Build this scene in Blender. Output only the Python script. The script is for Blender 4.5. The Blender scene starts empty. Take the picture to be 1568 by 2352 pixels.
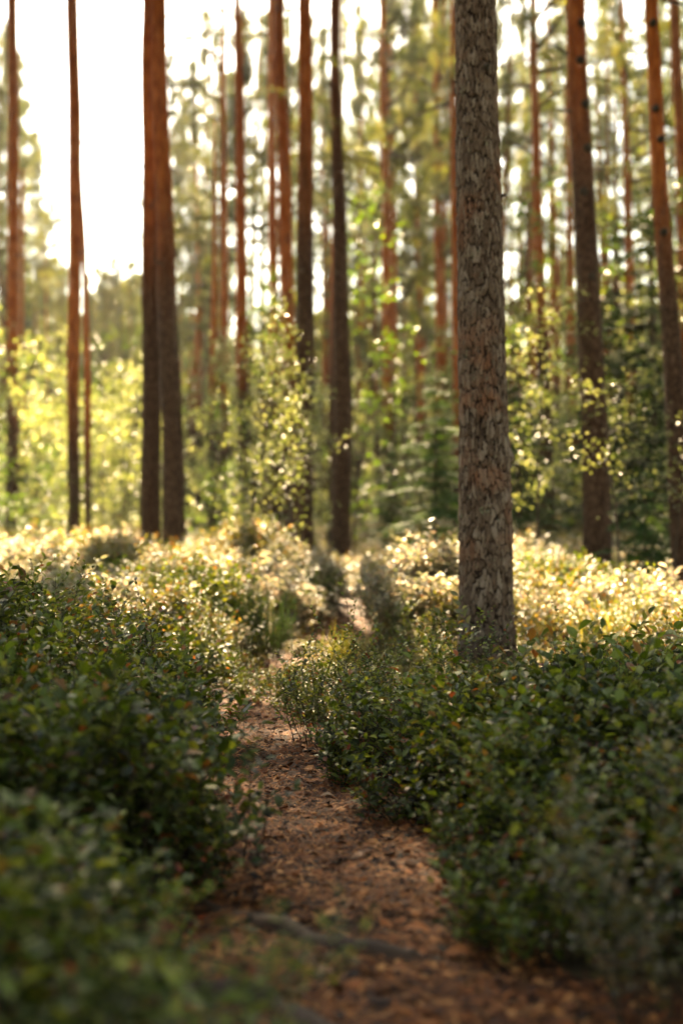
import bpy, math, random
import numpy as np
from mathutils import Vector, Matrix

S = bpy.context.scene
COL = S.collection
R = math.radians

# ------------------------------------------------------------------ camera
CAM_Z = 0.85
PITCH = R(0.684)
F = 50.0 / 36.0 * 2352.0            # focal length in the photo's (1568 x 2352) pixels
cd = bpy.data.cameras.new('camera')
cam = bpy.data.objects.new('camera', cd)
COL.objects.link(cam)
cam.location = (0, 0, CAM_Z)
cam.rotation_euler = (R(90) + PITCH, 0, 0)
cd.sensor_fit = 'VERTICAL'
cd.sensor_height = 36.0
cd.sensor_width = 24.0
cd.lens = 50.0
cd.clip_start = 0.05
cd.clip_end = 1500.0
cd.dof.use_dof = True
cd.dof.focus_distance = 5.1
cd.dof.aperture_fstop = 1.7
S.camera = cam

# ------------------------------------------------------------------ light
FLARE_HAZE = 0.00017  # density of the added volume that stands in for lens flare
SUN_EL, SUN_AZ = 36.0, -4.5          # degrees; azimuth from +Y, negative = left of the view
world = bpy.data.worlds.new('World')
S.world = world
world.use_nodes = True
wn = world.node_tree
sky = wn.nodes.new('ShaderNodeTexSky')
sky.sky_type = 'NISHITA'
sky.sun_disc = False
sky.sun_elevation = R(SUN_EL)
sky.sun_rotation = R(SUN_AZ)
sky.air_density = 1.0
sky.dust_density = 0.6
sky.ozone_density = 1.0
bg = wn.nodes['Background']
bg.inputs['Strength'].default_value = 0.088
wn.links.new(sky.outputs['Color'], bg.inputs['Color'])
sd = bpy.data.lights.new('sun', 'SUN')
sd.energy = 5.0
sd.angle = R(0.5)
sd.color = (1.0, 0.89, 0.75)
sun = bpy.data.objects.new('sun', sd)
COL.objects.link(sun)
sdir = Vector((math.sin(R(SUN_AZ)) * math.cos(R(SUN_EL)), math.cos(R(SUN_AZ)) * math.cos(R(SUN_EL)), math.sin(R(SUN_EL))))
sun.rotation_euler = sdir.to_track_quat('Z', 'Y').to_euler()
sun.location = sdir * 60
vs = S.view_settings
S.display_settings.display_device = 'sRGB'
vs.view_transform = 'Standard'
vs.look = 'None'
vs.gamma = 1.0
vs.use_curve_mapping = False
vs.exposure = 3.32
vs.use_white_balance = True
vs.white_balance_temperature = 10000
vs.white_balance_tint = 8
S.render.film_transparent = False
cy = S.cycles
cy.max_bounces = 7
cy.diffuse_bounces = 3
cy.glossy_bounces = 2
cy.transmission_bounces = 5
cy.transparent_max_bounces = 4
cy.use_adaptive_sampling = True
cy.adaptive_threshold = 0.02
cy.use_denoising = True
cy.sample_clamp_indirect = 6.0
cy.caustics_reflective = False
cy.caustics_refractive = False

rng = np.random.default_rng(7)
random.seed(7)


# ------------------------------------------------------------------ helpers
def at(px, py, Y):
    """pixel of the 1568 x 2352 view at world depth Y -> world point"""
    c, s = math.cos(PITCH), math.sin(PITCH)
    u, v = (px - 784) / F, (1176 - py) / F
    dy, dz = c - v * s, s + v * c
    k = Y / dy
    return Vector((u * k, Y, CAM_Z + dz * k))


def pxw(w, Y):
    return w / F * Y


def smooth(t):
    t = np.clip(t, 0, 1)
    return t * t * (3 - 2 * t)


PY = np.array([-3, 0, 1.2, 2.44, 3.14, 4.05, 5.19, 6.38, 7.4, 8.5, 9.8, 11.2, 14, 18, 25, 60])
PX = np.array([.4, .34, .25, .13, -.01, -.10, -.22, -.47, -.66, -.36, -.02, .03, .22, .15, -.4, -1.0])
PW = np.array([.6, .55, .48, .36, .20, .145, .14, .14, .14, .14, .16, .20, .16, .15, .15, .15])


def path_c(y):
    return np.interp(y, PY, PX)


def path_w(y):
    return np.interp(y, PY, PW)


MOUNDS = [  # x, y, radius, height
    (0.62, 9.8, .60, .30), (-1.0, 13.5, 1.2, .22), (2.2, 12.0, 1.1, .20), (-.9, 9.8, .5, .12), (1.3, 14.5, .9, .12), (-2.6, 12.5, .9, .16),
    (-1.9, 5.0, 1.0, .16), (-2.6, 9.0, 1.4, .05), (2.6, 7.5, 1.2, .10), (0.4, 15.0, .8, .1), (-2.9, 16.5, 1.2, .15),
]


def ground(x, y):
    x = np.asarray(x, float)
    y = np.asarray(y, float)
    s = x - path_c(y)
    d = np.abs(s) - path_w(y)
    al = np.interp(y, [0, 2, 4, 6, 9, 13, 30], [.16, .19, .20, .15, .12, .14, .1])
    ar = np.interp(y, [0, 2, 4, 6, 9, 13, 30], [.05, .06, .06, .03, .04, .08, .1])
    a = np.where(s < 0, al, ar)
    z = a * smooth((d + .05) / 1.3)
    z = z + np.where(y > 11.5, (.011 + .007 * smooth((x + 3) / 5)) * (np.minimum(y, 60) - 11.5), 0)
    z = z - .42 * smooth((x - 1.7) / 1.6) * smooth((y - 7) / 4) * smooth((15.4 - y) / 2)
    z = z + np.maximum(y - 60, 0) * .004
    for mx, my, mr, mh in MOUNDS:
        z = z + mh * np.exp(-((x - mx) ** 2 + (y - my) ** 2) / mr ** 2) * smooth(d / .35)
    z = z + .018 * np.sin(x * 2.9 + 1.2 * np.sin(y * 1.7)) * np.sin(y * 2.3 + .7) * smooth(d / .3)
    z = z + .006 * np.sin(x * 9.1 + y * 3.1) * np.sin(y * 7.7 - x * 2)
    z = z + .10 * smooth((y - 8.) / 2) * smooth(d / .5) * smooth((34 - y) / 6) * np.sin(x * 3.9 + 1.3 * np.sin(y * 1.3)) * np.sin(y * 2.1 + .8 * x)
    z = z + .12 * np.sin(x * .33 + 1) * np.sin(y * .21) * smooth((y - 14) / 12)
    return z


def link(o, parent=None):
    COL.objects.link(o)
    if parent is not None:
        o.parent = parent
    return o


def tag(o, label=None, cat=None, group=None, kind=None):
    if label:
        o['label'] = label
    if cat:
        o['category'] = cat
    if group:
        o['group'] = group
    if kind:
        o['kind'] = kind
    return o


def empty(name, loc, label, cat, group=None, rz=0):
    o = bpy.data.objects.new(name, None)
    o.empty_display_size = .1
    o.location = loc
    o.rotation_euler = (0, 0, rz)
    COL.objects.link(o)
    return tag(o, label, cat, group)


class MB:
    """collects polygons with a per-face tint and a material slot"""
    def __init__(self):
        self.v, self.f, self.t, self.m, self.n = [], [], [], [], 0

    def add(self, verts, faces, tint=0.5, mat=0):
        self.v.append(np.asarray(verts, float).reshape(-1, 3))
        for f in faces:
            self.f.append([i + self.n for i in f])
            self.t.append(tint)
            self.m.append(mat)
        self.n += len(self.v[-1])

    def tube(self, pts, rad, sides=5, tint=.5, mat=0, cap=True):
        pts = [Vector(p) for p in pts]
        n = len(pts)
        verts = []
        prev = None
        for i, p in enumerate(pts):
            d = (pts[min(i + 1, n - 1)] - pts[max(i - 1, 0)])
            d = d.normalized() if d.length > 1e-9 else Vector((0, 0, 1))
            a = prev if prev is not None else Vector((1, 0, 0)) if abs(d.x) < .8 else Vector((0, 1, 0))
            a = (a - d * a.dot(d)).normalized()
            b = d.cross(a)
            prev = a
            r = rad[i] if hasattr(rad, '__len__') else rad
            for k in range(sides):
                t = 2 * math.pi * k / sides
                verts.append(p + (a * math.cos(t) + b * math.sin(t)) * r)
        faces = [(i * sides + k, i * sides + (k + 1) % sides, (i + 1) * sides + (k + 1) % sides, (i + 1) * sides + k)
                 for i in range(n - 1) for k in range(sides)]
        if cap:
            faces.append(tuple((n - 1) * sides + k for k in range(sides)))
        self.add([tuple(v) for v in verts], faces, tint, mat)

    def mesh(self, name, mats, smoothed=False):
        me = bpy.data.meshes.new(name)
        V = np.concatenate(self.v) if self.v else np.zeros((0, 3))
        me.from_pydata(V.tolist(), [], self.f)
        for m in mats:
            me.materials.append(m)
        me.polygons.foreach_set('material_index', np.array(self.m, dtype=np.int32))
        if smoothed:
            me.polygons.foreach_set('use_smooth', np.ones(len(self.f), dtype=bool))
        at_ = me.attributes.new('tint', 'FLOAT', 'FACE')
        at_.data.foreach_set('value', np.array(self.t, dtype=np.float32))
        me.update()
        return me

    def build(self, name, mats, parent=None, smoothed=False):
        me = self.mesh(name, mats, smoothed)
        return link(bpy.data.objects.new(name, me), parent)


def frame(d, roll=0.0):
    """orthonormal frame (forward d, side, normal) as numpy"""
    d = np.asarray(d, float)
    d = d / (np.linalg.norm(d) + 1e-9)
    up = np.array([0, 0, 1.0]) if abs(d[2]) < .95 else np.array([1.0, 0, 0])
    s = np.cross(d, up)
    s /= np.linalg.norm(s)
    n = np.cross(s, d)
    c, q = math.cos(roll), math.sin(roll)
    return d, s * c + n * q, n * c - s * q


def leaf(mb, p, d, L, W, fold=.25, roll=0., tint=.5, mat=0, curl=.12):
    f, s, n = frame(d, roll)
    p = np.asarray(p, float)
    m1 = p + f * L * .36
    m2 = p + f * L * .70 - n * L * curl * .5
    tip = p + f * L - n * L * curl
    v = [p, m1 + s * W * .46 + n * W * fold, m1, m1 - s * W * .46 + n * W * fold,
         m2 + s * W * .40 + n * W * fold, m2, m2 - s * W * .40 + n * W * fold, tip]
    mb.add(v, [(0, 2, 1), (0, 3, 2), (1, 2, 5, 4), (2, 3, 6, 5), (4, 5, 7), (5, 6, 7)], tint, mat)


def leaf_small(mb, p, d, L, W, roll=0., tint=.5, mat=0):
    f, s, n = frame(d, roll)
    p = np.asarray(p, float)
    m = p + f * L * .45
    v = [p, m + s * W * .5 + n * W * .12, p + f * L, m - s * W * .5 + n * W * .12]
    mb.add(v, [(0, 3, 2), (0, 2, 1)], tint, mat)


# ------------------------------------------------------------------ materials
def nt(name):
    m = bpy.data.materials.new(name)
    m.use_nodes = True
    t = m.node_tree
    t.nodes.clear()
    return m, t, t.nodes.new('ShaderNodeOutputMaterial')


def ramp(t, stops, fac, interp='LINEAR'):
    r = t.nodes.new('ShaderNodeValToRGB')
    r.color_ramp.interpolation = interp
    el = r.color_ramp.elements
    while len(el) < len(stops):
        el.new(.5)
    for e, (p, c) in zip(el, stops):
        e.position = p
        e.color = (c[0], c[1], c[2], 1)
    t.links.new(fac, r.inputs['Fac'])
    return r.outputs['Color']


def leaf_mat(name, stops, trans=.45, tcol=(1.5, 1.35, .55), rough=.42, vary=.5, spec=.5):
    m, t, out = nt(name)
    N, L = t.nodes, t.links
    a = N.new('ShaderNodeAttribute')
    a.attribute_name = 'tint'
    col = ramp(t, stops, a.outputs['Fac'], 'LINEAR')
    oi = N.new('ShaderNodeObjectInfo')
    mr = N.new('ShaderNodeMapRange')
    mr.inputs['To Min'].default_value = 1 - vary
    mr.inputs['To Max'].default_value = 1 + vary
    L.new(oi.outputs['Random'], mr.inputs['Value'])
    hs = N.new('ShaderNodeHueSaturation')
    L.new(mr.outputs['Result'], hs.inputs['Value'])
    L.new(col, hs.inputs['Color'])
    pb = N.new('ShaderNodeBsdfPrincipled')
    L.new(hs.outputs['Color'], pb.inputs['Base Color'])
    pb.inputs['Roughness'].default_value = rough
    pb.inputs['Specular IOR Level'].default_value = spec
    tr = N.new('ShaderNodeBsdfTranslucent')
    mu = N.new('ShaderNodeMix')
    mu.data_type = 'RGBA'
    mu.blend_type = 'MULTIPLY'
    mu.inputs['Factor'].default_value = 1
    L.new(hs.outputs['Color'], mu.inputs['A'])
    mu.inputs['B'].default_value = (*tcol, 1)
    L.new(mu.outputs['Result'], tr.inputs['Color'])
    mx = N.new('ShaderNodeMixShader')
    mx.inputs['Fac'].default_value = trans
    L.new(pb.outputs['BSDF'], mx.inputs[1])
    L.new(tr.outputs['BSDF'], mx.inputs[2])
    L.new(mx.outputs['Shader'], out.inputs['Surface'])
    return m


def plain_mat(name, stops, rough=.8, nscale=30., bump=.3, bscale=60., bdist=.003):
    """colour from tint attribute + noise"""
    m, t, out = nt(name)
    N, L = t.nodes, t.links
    a = N.new('ShaderNodeAttribute')
    a.attribute_name = 'tint'
    tc = N.new('ShaderNodeTexCoord')
    no = N.new('ShaderNodeTexNoise')
    no.inputs['Scale'].default_value = nscale
    no.inputs['Detail'].default_value = 5
    L.new(tc.outputs['Object'], no.inputs['Vector'])
    ad = N.new('ShaderNodeMath')
    ad.operation = 'MULTIPLY_ADD'
    L.new(no.outputs['Fac'], ad.inputs[0])
    ad.inputs[1].default_value = .6
    L.new(a.outputs['Fac'], ad.inputs[2])
    sb = N.new('ShaderNodeMath')
    sb.operation = 'SUBTRACT'
    L.new(ad.outputs[0], sb.inputs[0])
    sb.inputs[1].default_value = .3
    col = ramp(t, stops, sb.outputs[0])
    pb = N.new('ShaderNodeBsdfPrincipled')
    pb.inputs['Roughness'].default_value = rough
    pb.inputs['Specular IOR Level'].default_value = .25
    L.new(col, pb.inputs['Base Color'])
    n2 = N.new('ShaderNodeTexNoise')
    n2.inputs['Scale'].default_value = bscale
    n2.inputs['Detail'].default_value = 4
    L.new(tc.outputs['Object'], n2.inputs['Vector'])
    b = N.new('ShaderNodeBump')
    b.inputs['Strength'].default_value = bump
    b.inputs['Distance'].default_value = bdist
    L.new(n2.outputs['Fac'], b.inputs['Height'])
    L.new(b.outputs['Normal'], pb.inputs['Normal'])
    L.new(pb.outputs['BSDF'], out.inputs['Surface'])
    return m


def bark_mat(name, low, high):
    """vertex attribute 'hi' blends the furrowed grey-brown foot into the thin orange bark above"""
    m, t, out = nt(name)
    N, L = t.nodes, t.links
    tc = N.new('ShaderNodeTexCoord')
    mp = N.new('ShaderNodeMapping')
    mp.inputs['Scale'].default_value = (1, 1, .32)
    L.new(tc.outputs['Object'], mp.inputs['Vector'])
    vo = N.new('ShaderNodeTexVoronoi')
    vo.feature = 'DISTANCE_TO_EDGE'
    vo.inputs['Scale'].default_value = 26
    no = N.new('ShaderNodeTexNoise')
    no.inputs['Scale'].default_value = 14
    no.inputs['Detail'].default_value = 6
    no.inputs['Roughness'].default_value = .65
    L.new(mp.outputs['Vector'], no.inputs['Vector'])
    va = N.new('ShaderNodeVectorMath')
    va.operation = 'MULTIPLY_ADD'
    L.new(no.outputs['Color'], va.inputs[0])
    va.inputs[1].default_value = (.08, .08, .08)
    L.new(mp.outputs['Vector'], va.inputs[2])
    L.new(va.outputs['Vector'], vo.inputs['Vector'])
    cl = ramp(t, [(0, low[0]), (.12, low[1]), (.5, low[2])], vo.outputs['Distance'])
    ch = ramp(t, [(.25, high[0]), (.5, high[1]), (.75, high[2])], no.outputs['Fac'])
    hi = N.new('ShaderNodeAttribute')
    hi.attribute_name = 'hi'
    mx = N.new('ShaderNodeMix')
    mx.data_type = 'RGBA'
    L.new(hi.outputs['Fac'], mx.inputs['Factor'])
    L.new(cl, mx.inputs['A'])
    L.new(ch, mx.inputs['B'])
    pb = N.new('ShaderNodeBsdfPrincipled')
    pb.inputs['Roughness'].default_value = .85
    pb.inputs['Specular IOR Level'].default_value = .08
    L.new(mx.outputs['Result'], pb.inputs['Base Color'])
    b = N.new('ShaderNodeBump')
    b.inputs['Strength'].default_value = .8
    b.inputs['Distance'].default_value = .02
    L.new(vo.outputs['Distance'], b.inputs['Height'])
    L.new(b.outputs['Normal'], pb.inputs['Normal'])
    L.new(pb.outputs['BSDF'], out.inputs['Surface'])
    return m


M = {}
M['bilberry'] = leaf_mat('bilberry_leaf', [(0, (.008, .015, .002)), (.30, (.034, .056, .007)), (.60, (.085, .115, .018)), (.82, (.18, .19, .045)),
                                           (.90, (.11, .12, .03)), (.95, (.16, .06, .02)), (1, (.17, .03, .015))], .42, spec=.36, rough=.5)
M['bilberry_autumn'] = leaf_mat('bilberry_autumn_leaf', [(0, (.03, .045, .012)), (.35, (.075, .090, .025)), (.72, (.14, .135, .038)),
                                                         (.93, (.22, .13, .035)), (1, (.22, .07, .02))], .5, tcol=(1.7, 1.3, .6), spec=.8)
M['lingonberry'] = leaf_mat('sunlit_lingonberry_leaf', [(0, (.05, .07, .02)), (.4, (.16, .16, .09)), (.75, (.30, .27, .20)), (1, (.35, .25, .17))],
                            .52, tcol=(1.7, 1.48, 1.3), rough=.5, spec=1.)  # cream sun highlights are lifted into this leaf colour
M['grass'] = leaf_mat('grass_blade', [(0, (.05, .065, .015)), (.6, (.12, .125, .03)), (1, (.22, .18, .07))], .5)
M['birch'] = leaf_mat('birch_leaf', [(0, (.07, .10, .03)), (.6, (.17, .19, .07)), (1, (.30, .29, .15))], .55, tcol=(1.6, 1.55, .95), rough=.42, spec=.8)
M['birch_dark'] = leaf_mat('alder_leaf', [(0, (.03, .06, .015)), (.7, (.06, .10, .02)), (1, (.12, .14, .03))], .5, tcol=(1.6, 1.6, .5))
M['spruce'] = leaf_mat('spruce_needles', [(0, (.014, .035, .012)), (.7, (.03, .06, .02)), (1, (.05, .08, .025))], .25, spec=.15, rough=.7)
M['pine'] = leaf_mat('pine_needles', [(0, (.020, .034, .010)), (.55, (.055, .072, .020)), (1, (.13, .125, .040))], .45, tcol=(1.7, 1.5, .6))
M['twig'] = plain_mat('twig_bark', [(0, (.014, .010, .006)), (1, (.055, .034, .020))])
M['green_stem'] = plain_mat('green_stem', [(0, (.03, .035, .012)), (1, (.08, .07, .03))])
LOWB = [(.012, .006, .004), (.055, .028, .017), (.095, .055, .037)]
HIGHB = [(.09, .022, .007), (.24, .060, .015), (.38, .13, .038)]
M['pine_bark'] = bark_mat('pine_bark', LOWB, HIGHB)
M['dark_bark'] = bark_mat('dark_pine_bark', LOWB, [(.05, .022, .012), (.12, .045, .02), (.2, .08, .035)])
M['needle_litter'] = plain_mat('needle_litter', [(.15, (.008, .003, .0015)), (.40, (.070, .019, .005)), (.70, (.29, .080, .017)), (1, (.62, .29, .11))],
                               nscale=8, bump=.1)
M['fallen_leaf'] = plain_mat('dry_leaf', [(0, (.10, .035, .015)), (.45, (.32, .10, .03)), (.75, (.34, .18, .09)), (1, (.42, .28, .20))], nscale=40)
M['root'] = plain_mat('root_bark', [(0, (.010, .006, .004)), (.5, (.040, .022, .013)), (1, (.12, .070, .042))], nscale=25, bump=.8, bscale=45, bdist=.01)
M['cone'] = plain_mat('pine_cone_scale', [(0, (.03, .015, .008)), (1, (.14, .075, .04))])


# main trunk bark: colour from baked plate attributes
def main_bark():
    m, t, out = nt('old_pine_bark')
    N, L = t.nodes, t.links
    ac = N.new('ShaderNodeAttribute'); ac.attribute_name = 'crack'
    ap = N.new('ShaderNodeAttribute'); ap.attribute_name = 'tint'
    tc = N.new('ShaderNodeTexCoord')
    no = N.new('ShaderNodeTexNoise')
    no.inputs['Scale'].default_value = 60
    no.inputs['Detail'].default_value = 8
    no.inputs['Roughness'].default_value = .7
    mpp = N.new('ShaderNodeMapping')
    mpp.inputs['Scale'].default_value = (1, 1, .4)
    L.new(tc.outputs['Object'], mpp.inputs['Vector'])
    L.new(mpp.outputs['Vector'], no.inputs['Vector'])
    lo = N.new('ShaderNodeTexNoise')
    lo.inputs['Scale'].default_value = 3.2
    lo.inputs['Detail'].default_value = 3
    L.new(tc.outputs['Object'], lo.inputs['Vector'])
    tm = N.new('ShaderNodeMath'); tm.operation = 'MULTIPLY_ADD'
    L.new(ap.outputs['Fac'], tm.inputs[0]); tm.inputs[1].default_value = .4; tm.inputs[2].default_value = .12
    ad = N.new('ShaderNodeMath'); ad.operation = 'MULTIPLY_ADD'
    L.new(no.outputs['Fac'], ad.inputs[0]); ad.inputs[1].default_value = .9
    L.new(tm.outputs[0], ad.inputs[2])
    col = ramp(t, [(.30, (.030, .017, .011)), (.55, (.062, .037, .025)), (.78, (.105, .070, .051)), (.95, (.17, .125, .098))], ad.outputs[0])
    red = ramp(t, [(.3, (.10, .040, .022)), (.8, (.24, .10, .055))], no.outputs['Fac'])
    rf = ramp(t, [(.52, (0, 0, 0)), (.66, (.8, .8, .8))], lo.outputs['Fac'])
    mx = N.new('ShaderNodeMix'); mx.data_type = 'RGBA'
    L.new(rf, mx.inputs['Factor']); L.new(col, mx.inputs['A']); L.new(red, mx.inputs['B'])
    ck = N.new('ShaderNodeMix'); ck.data_type = 'RGBA'
    cr = N.new('ShaderNodeMapRange')
    cr.inputs['From Min'].default_value = .15
    cr.inputs['From Max'].default_value = .85
    L.new(ac.outputs['Fac'], cr.inputs['Value'])
    L.new(cr.outputs['Result'], ck.inputs['Factor'])
    ck.inputs['A'].default_value = (.014, .007, .0045, 1)
    L.new(mx.outputs['Result'], ck.inputs['B'])
    l2 = N.new('ShaderNodeTexNoise')
    l2.inputs['Scale'].default_value = 17
    l2.inputs['Detail'].default_value = 7
    l2.inputs['Roughness'].default_value = .72
    L.new(tc.outputs['Object'], l2.inputs['Vector'])
    lf = ramp(t, [(.60, (0, 0, 0)), (.70, (.6, .6, .6))], l2.outputs['Fac'])
    lm = N.new('ShaderNodeMix'); lm.data_type = 'RGBA'
    L.new(lf, lm.inputs['Factor']); L.new(ck.outputs['Result'], lm.inputs['A'])
    lm.inputs['B'].default_value = (.17, .19, .13, 1)
    ck = lm
    pb = N.new('ShaderNodeBsdfPrincipled')
    pb.inputs['Roughness'].default_value = .85
    pb.inputs['Specular IOR Level'].default_value = .1
    L.new(ck.outputs['Result'], pb.inputs['Base Color'])
    b = N.new('ShaderNodeBump')
    b.inputs['Strength'].default_value = .7
    b.inputs['Distance'].default_value = .004
    L.new(no.outputs['Fac'], b.inputs['Height'])
    L.new(b.outputs['Normal'], pb.inputs['Normal'])
    L.new(pb.outputs['BSDF'], out.inputs['Surface'])
    return m


M['main_bark'] = main_bark()


def soil_mat(name, stops, sc, bd):
    m, t, out = nt(name)
    N, L = t.nodes, t.links
    tc = N.new('ShaderNodeTexCoord')
    no = N.new('ShaderNodeTexNoise')
    no.inputs['Scale'].default_value = sc
    no.inputs['Detail'].default_value = 9
    no.inputs['Roughness'].default_value = .75
    L.new(tc.outputs['Object'], no.inputs['Vector'])
    col = ramp(t, stops, no.outputs['Fac'])
    pb = N.new('ShaderNodeBsdfPrincipled')
    pb.inputs['Roughness'].default_value = .9
    pb.inputs['Specular IOR Level'].default_value = .2
    L.new(col, pb.inputs['Base Color'])
    b = N.new('ShaderNodeBump')
    b.inputs['Strength'].default_value = 1
    b.inputs['Distance'].default_value = bd
    L.new(no.outputs['Fac'], b.inputs['Height'])
    L.new(b.outputs['Normal'], pb.inputs['Normal'])
    L.new(pb.outputs['BSDF'], out.inputs['Surface'])
    return m


M['soil'] = soil_mat('forest_floor', [(.3, (.020, .014, .007)), (.5, (.05, .035, .014)), (.7, (.09, .08, .03))], 6, .02)
M['path'] = soil_mat('path_soil', [(.35, (.014, .007, .004)), (.52, (.050, .017, .006)), (.72, (.15, .052, .017))], 38, .02)

# ------------------------------------------------------------------ ground
def sheet(name, xs, ys, zoff, mat, mask=None):
    X, Yg = np.meshgrid(xs, ys)
    Z = ground(X, Yg) + zoff
    V = np.stack([X, Yg, Z], -1).reshape(-1, 3)
    nx, ny = len(xs), len(ys)
    i = np.arange((nx - 1) * (ny - 1))
    r, c = i // (nx - 1), i % (nx - 1)
    a = r * nx + c
    Fq = np.stack([a, a + 1, a + nx + 1, a + nx], -1)
    if mask is not None:
        Fq = Fq[mask(X.reshape(-1)[Fq].mean(1), Yg.reshape(-1)[Fq].mean(1))]
    me = bpy.data.meshes.new(name)
    me.from_pydata(V.tolist(), [], Fq.tolist())
    me.polygons.foreach_set('use_smooth', np.ones(len(me.polygons), dtype=bool))
    me.materials.append(mat)
    me.update()
    return link(bpy.data.objects.new(name, me))


def grade(a, b, fine, n):
    """fine steps between a and b, growing outwards"""
    mid = np.arange(a, b, fine)
    g = np.cumsum(fine * 1.16 ** np.arange(1, n))
    return mid, g


mx_, gx = grade(-4, 4, .07, 44)
xs = np.concatenate([-4 - gx[::-1], mx_, 4 + gx])
my_, gy = grade(0, 14, .07, 46)
ys = np.concatenate([0 - gy[:30][::-1], my_, 14 + gy])
tag(sheet('ground', xs, ys, 0, M['soil']), 'dark mossy forest floor under the shrubs and pines', 'ground', kind='structure')

# footpath: one narrow strip that follows the trail
pyv = np.concatenate([np.arange(-3, 14, .05), np.arange(14, 30, .2)])
pv, pf = [], []
K = 17
for i, y in enumerate(pyv):
    c_, w_ = float(path_c(y)), float(path_w(y)) + .10 + .03 * math.sin(y * 5) + .02 * math.sin(y * 13)
    for k in range(K):
        x = c_ + (k / (K - 1) * 2 - 1) * w_
        edge = abs(k / (K - 1) * 2 - 1)
        z = float(ground(x, y)) + (.004 + .006 * (1 - edge) + .004 * math.sin(x * 31 + y * 17) * (1 - edge) if edge < .99 else -.02)
        pv.append((x, y, z))
        if i and k:
            a = i * K + k
            pf.append((a - K - 1, a - K, a, a - 1))
me = bpy.data.meshes.new('path')
me.from_pydata(pv, [], pf)
me.polygons.foreach_set('use_smooth', np.ones(len(me.polygons), dtype=bool))
me.materials.append(M['path'])
po = link(bpy.data.objects.new('path', me))
tag(po, 'narrow brown footpath of soil winding between the shrubs', 'path', kind='structure')


# ------------------------------------------------------------------ scatter of uncountable cover
def scatter(name, meshes, P, rotz, tilt, scale, label, cat):
    """one object: points that carry copies of the given meshes (only for stuff)"""
    src = bpy.data.collections.new(name + '_sources')
    for i, m in enumerate(meshes):
        o = bpy.data.objects.new('%s_source_%02d' % (name, i), m)
        src.objects.link(o)
    n = len(P)
    me = bpy.data.meshes.new(name)
    me.vertices.add(n)
    me.vertices.foreach_set('co', np.asarray(P, dtype=np.float32).reshape(-1))
    r = me.attributes.new('rot', 'FLOAT_VECTOR', 'POINT')
    rv = np.stack([tilt[:, 0], tilt[:, 1], rotz], -1).astype(np.float32)
    r.data.foreach_set('vector', rv.reshape(-1))
    s = me.attributes.new('scl', 'FLOAT', 'POINT')
    s.data.foreach_set('value', np.asarray(scale, dtype=np.float32))
    ix = me.attributes.new('idx', 'INT', 'POINT')
    ix.data.foreach_set('value', rng.integers(0, len(meshes), n).astype(np.int32))
    o = link(bpy.data.objects.new(name, me))
    ng = bpy.data.node_groups.new(name + '_nodes', 'GeometryNodeTree')
    ng.interface.new_socket('Geometry', in_out='INPUT', socket_type='NodeSocketGeometry')
    ng.interface.new_socket('Geometry', in_out='OUTPUT', socket_type='NodeSocketGeometry')
    gi, go = ng.nodes.new('NodeGroupInput'), ng.nodes.new('NodeGroupOutput')
    ci = ng.nodes.new('GeometryNodeCollectionInfo')
    ci.inputs['Collection'].default_value = src
    ci.inputs['Separate Children'].default_value = True
    ci.inputs['Reset Children'].default_value = True
    ip = ng.nodes.new('GeometryNodeInstanceOnPoints')
    ip.inputs['Pick Instance'].default_value = True

    def na(nm, ty):
        a = ng.nodes.new('GeometryNodeInputNamedAttribute')
        a.data_type = ty
        a.inputs['Name'].default_value = nm
        return a.outputs['Attribute']
    L = ng.links
    L.new(gi.outputs[0], ip.inputs['Points'])
    L.new(ci.outputs[0], ip.inputs['Instance'])
    L.new(na('idx', 'INT'), ip.inputs['Instance Index'])
    er = ng.nodes.new('FunctionNodeEulerToRotation')
    L.new(na('rot', 'FLOAT_VECTOR'), er.inputs[0])
    L.new(er.outputs[0], ip.inputs['Rotation'])
    L.new(na('scl', 'FLOAT'), ip.inputs['Scale'])
    L.new(ip.outputs[0], go.inputs[0])
    md = o.modifiers.new('scatter', 'NODES')
    md.node_group = ng
    tag(o, label, cat, kind='stuff')
    return o


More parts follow.
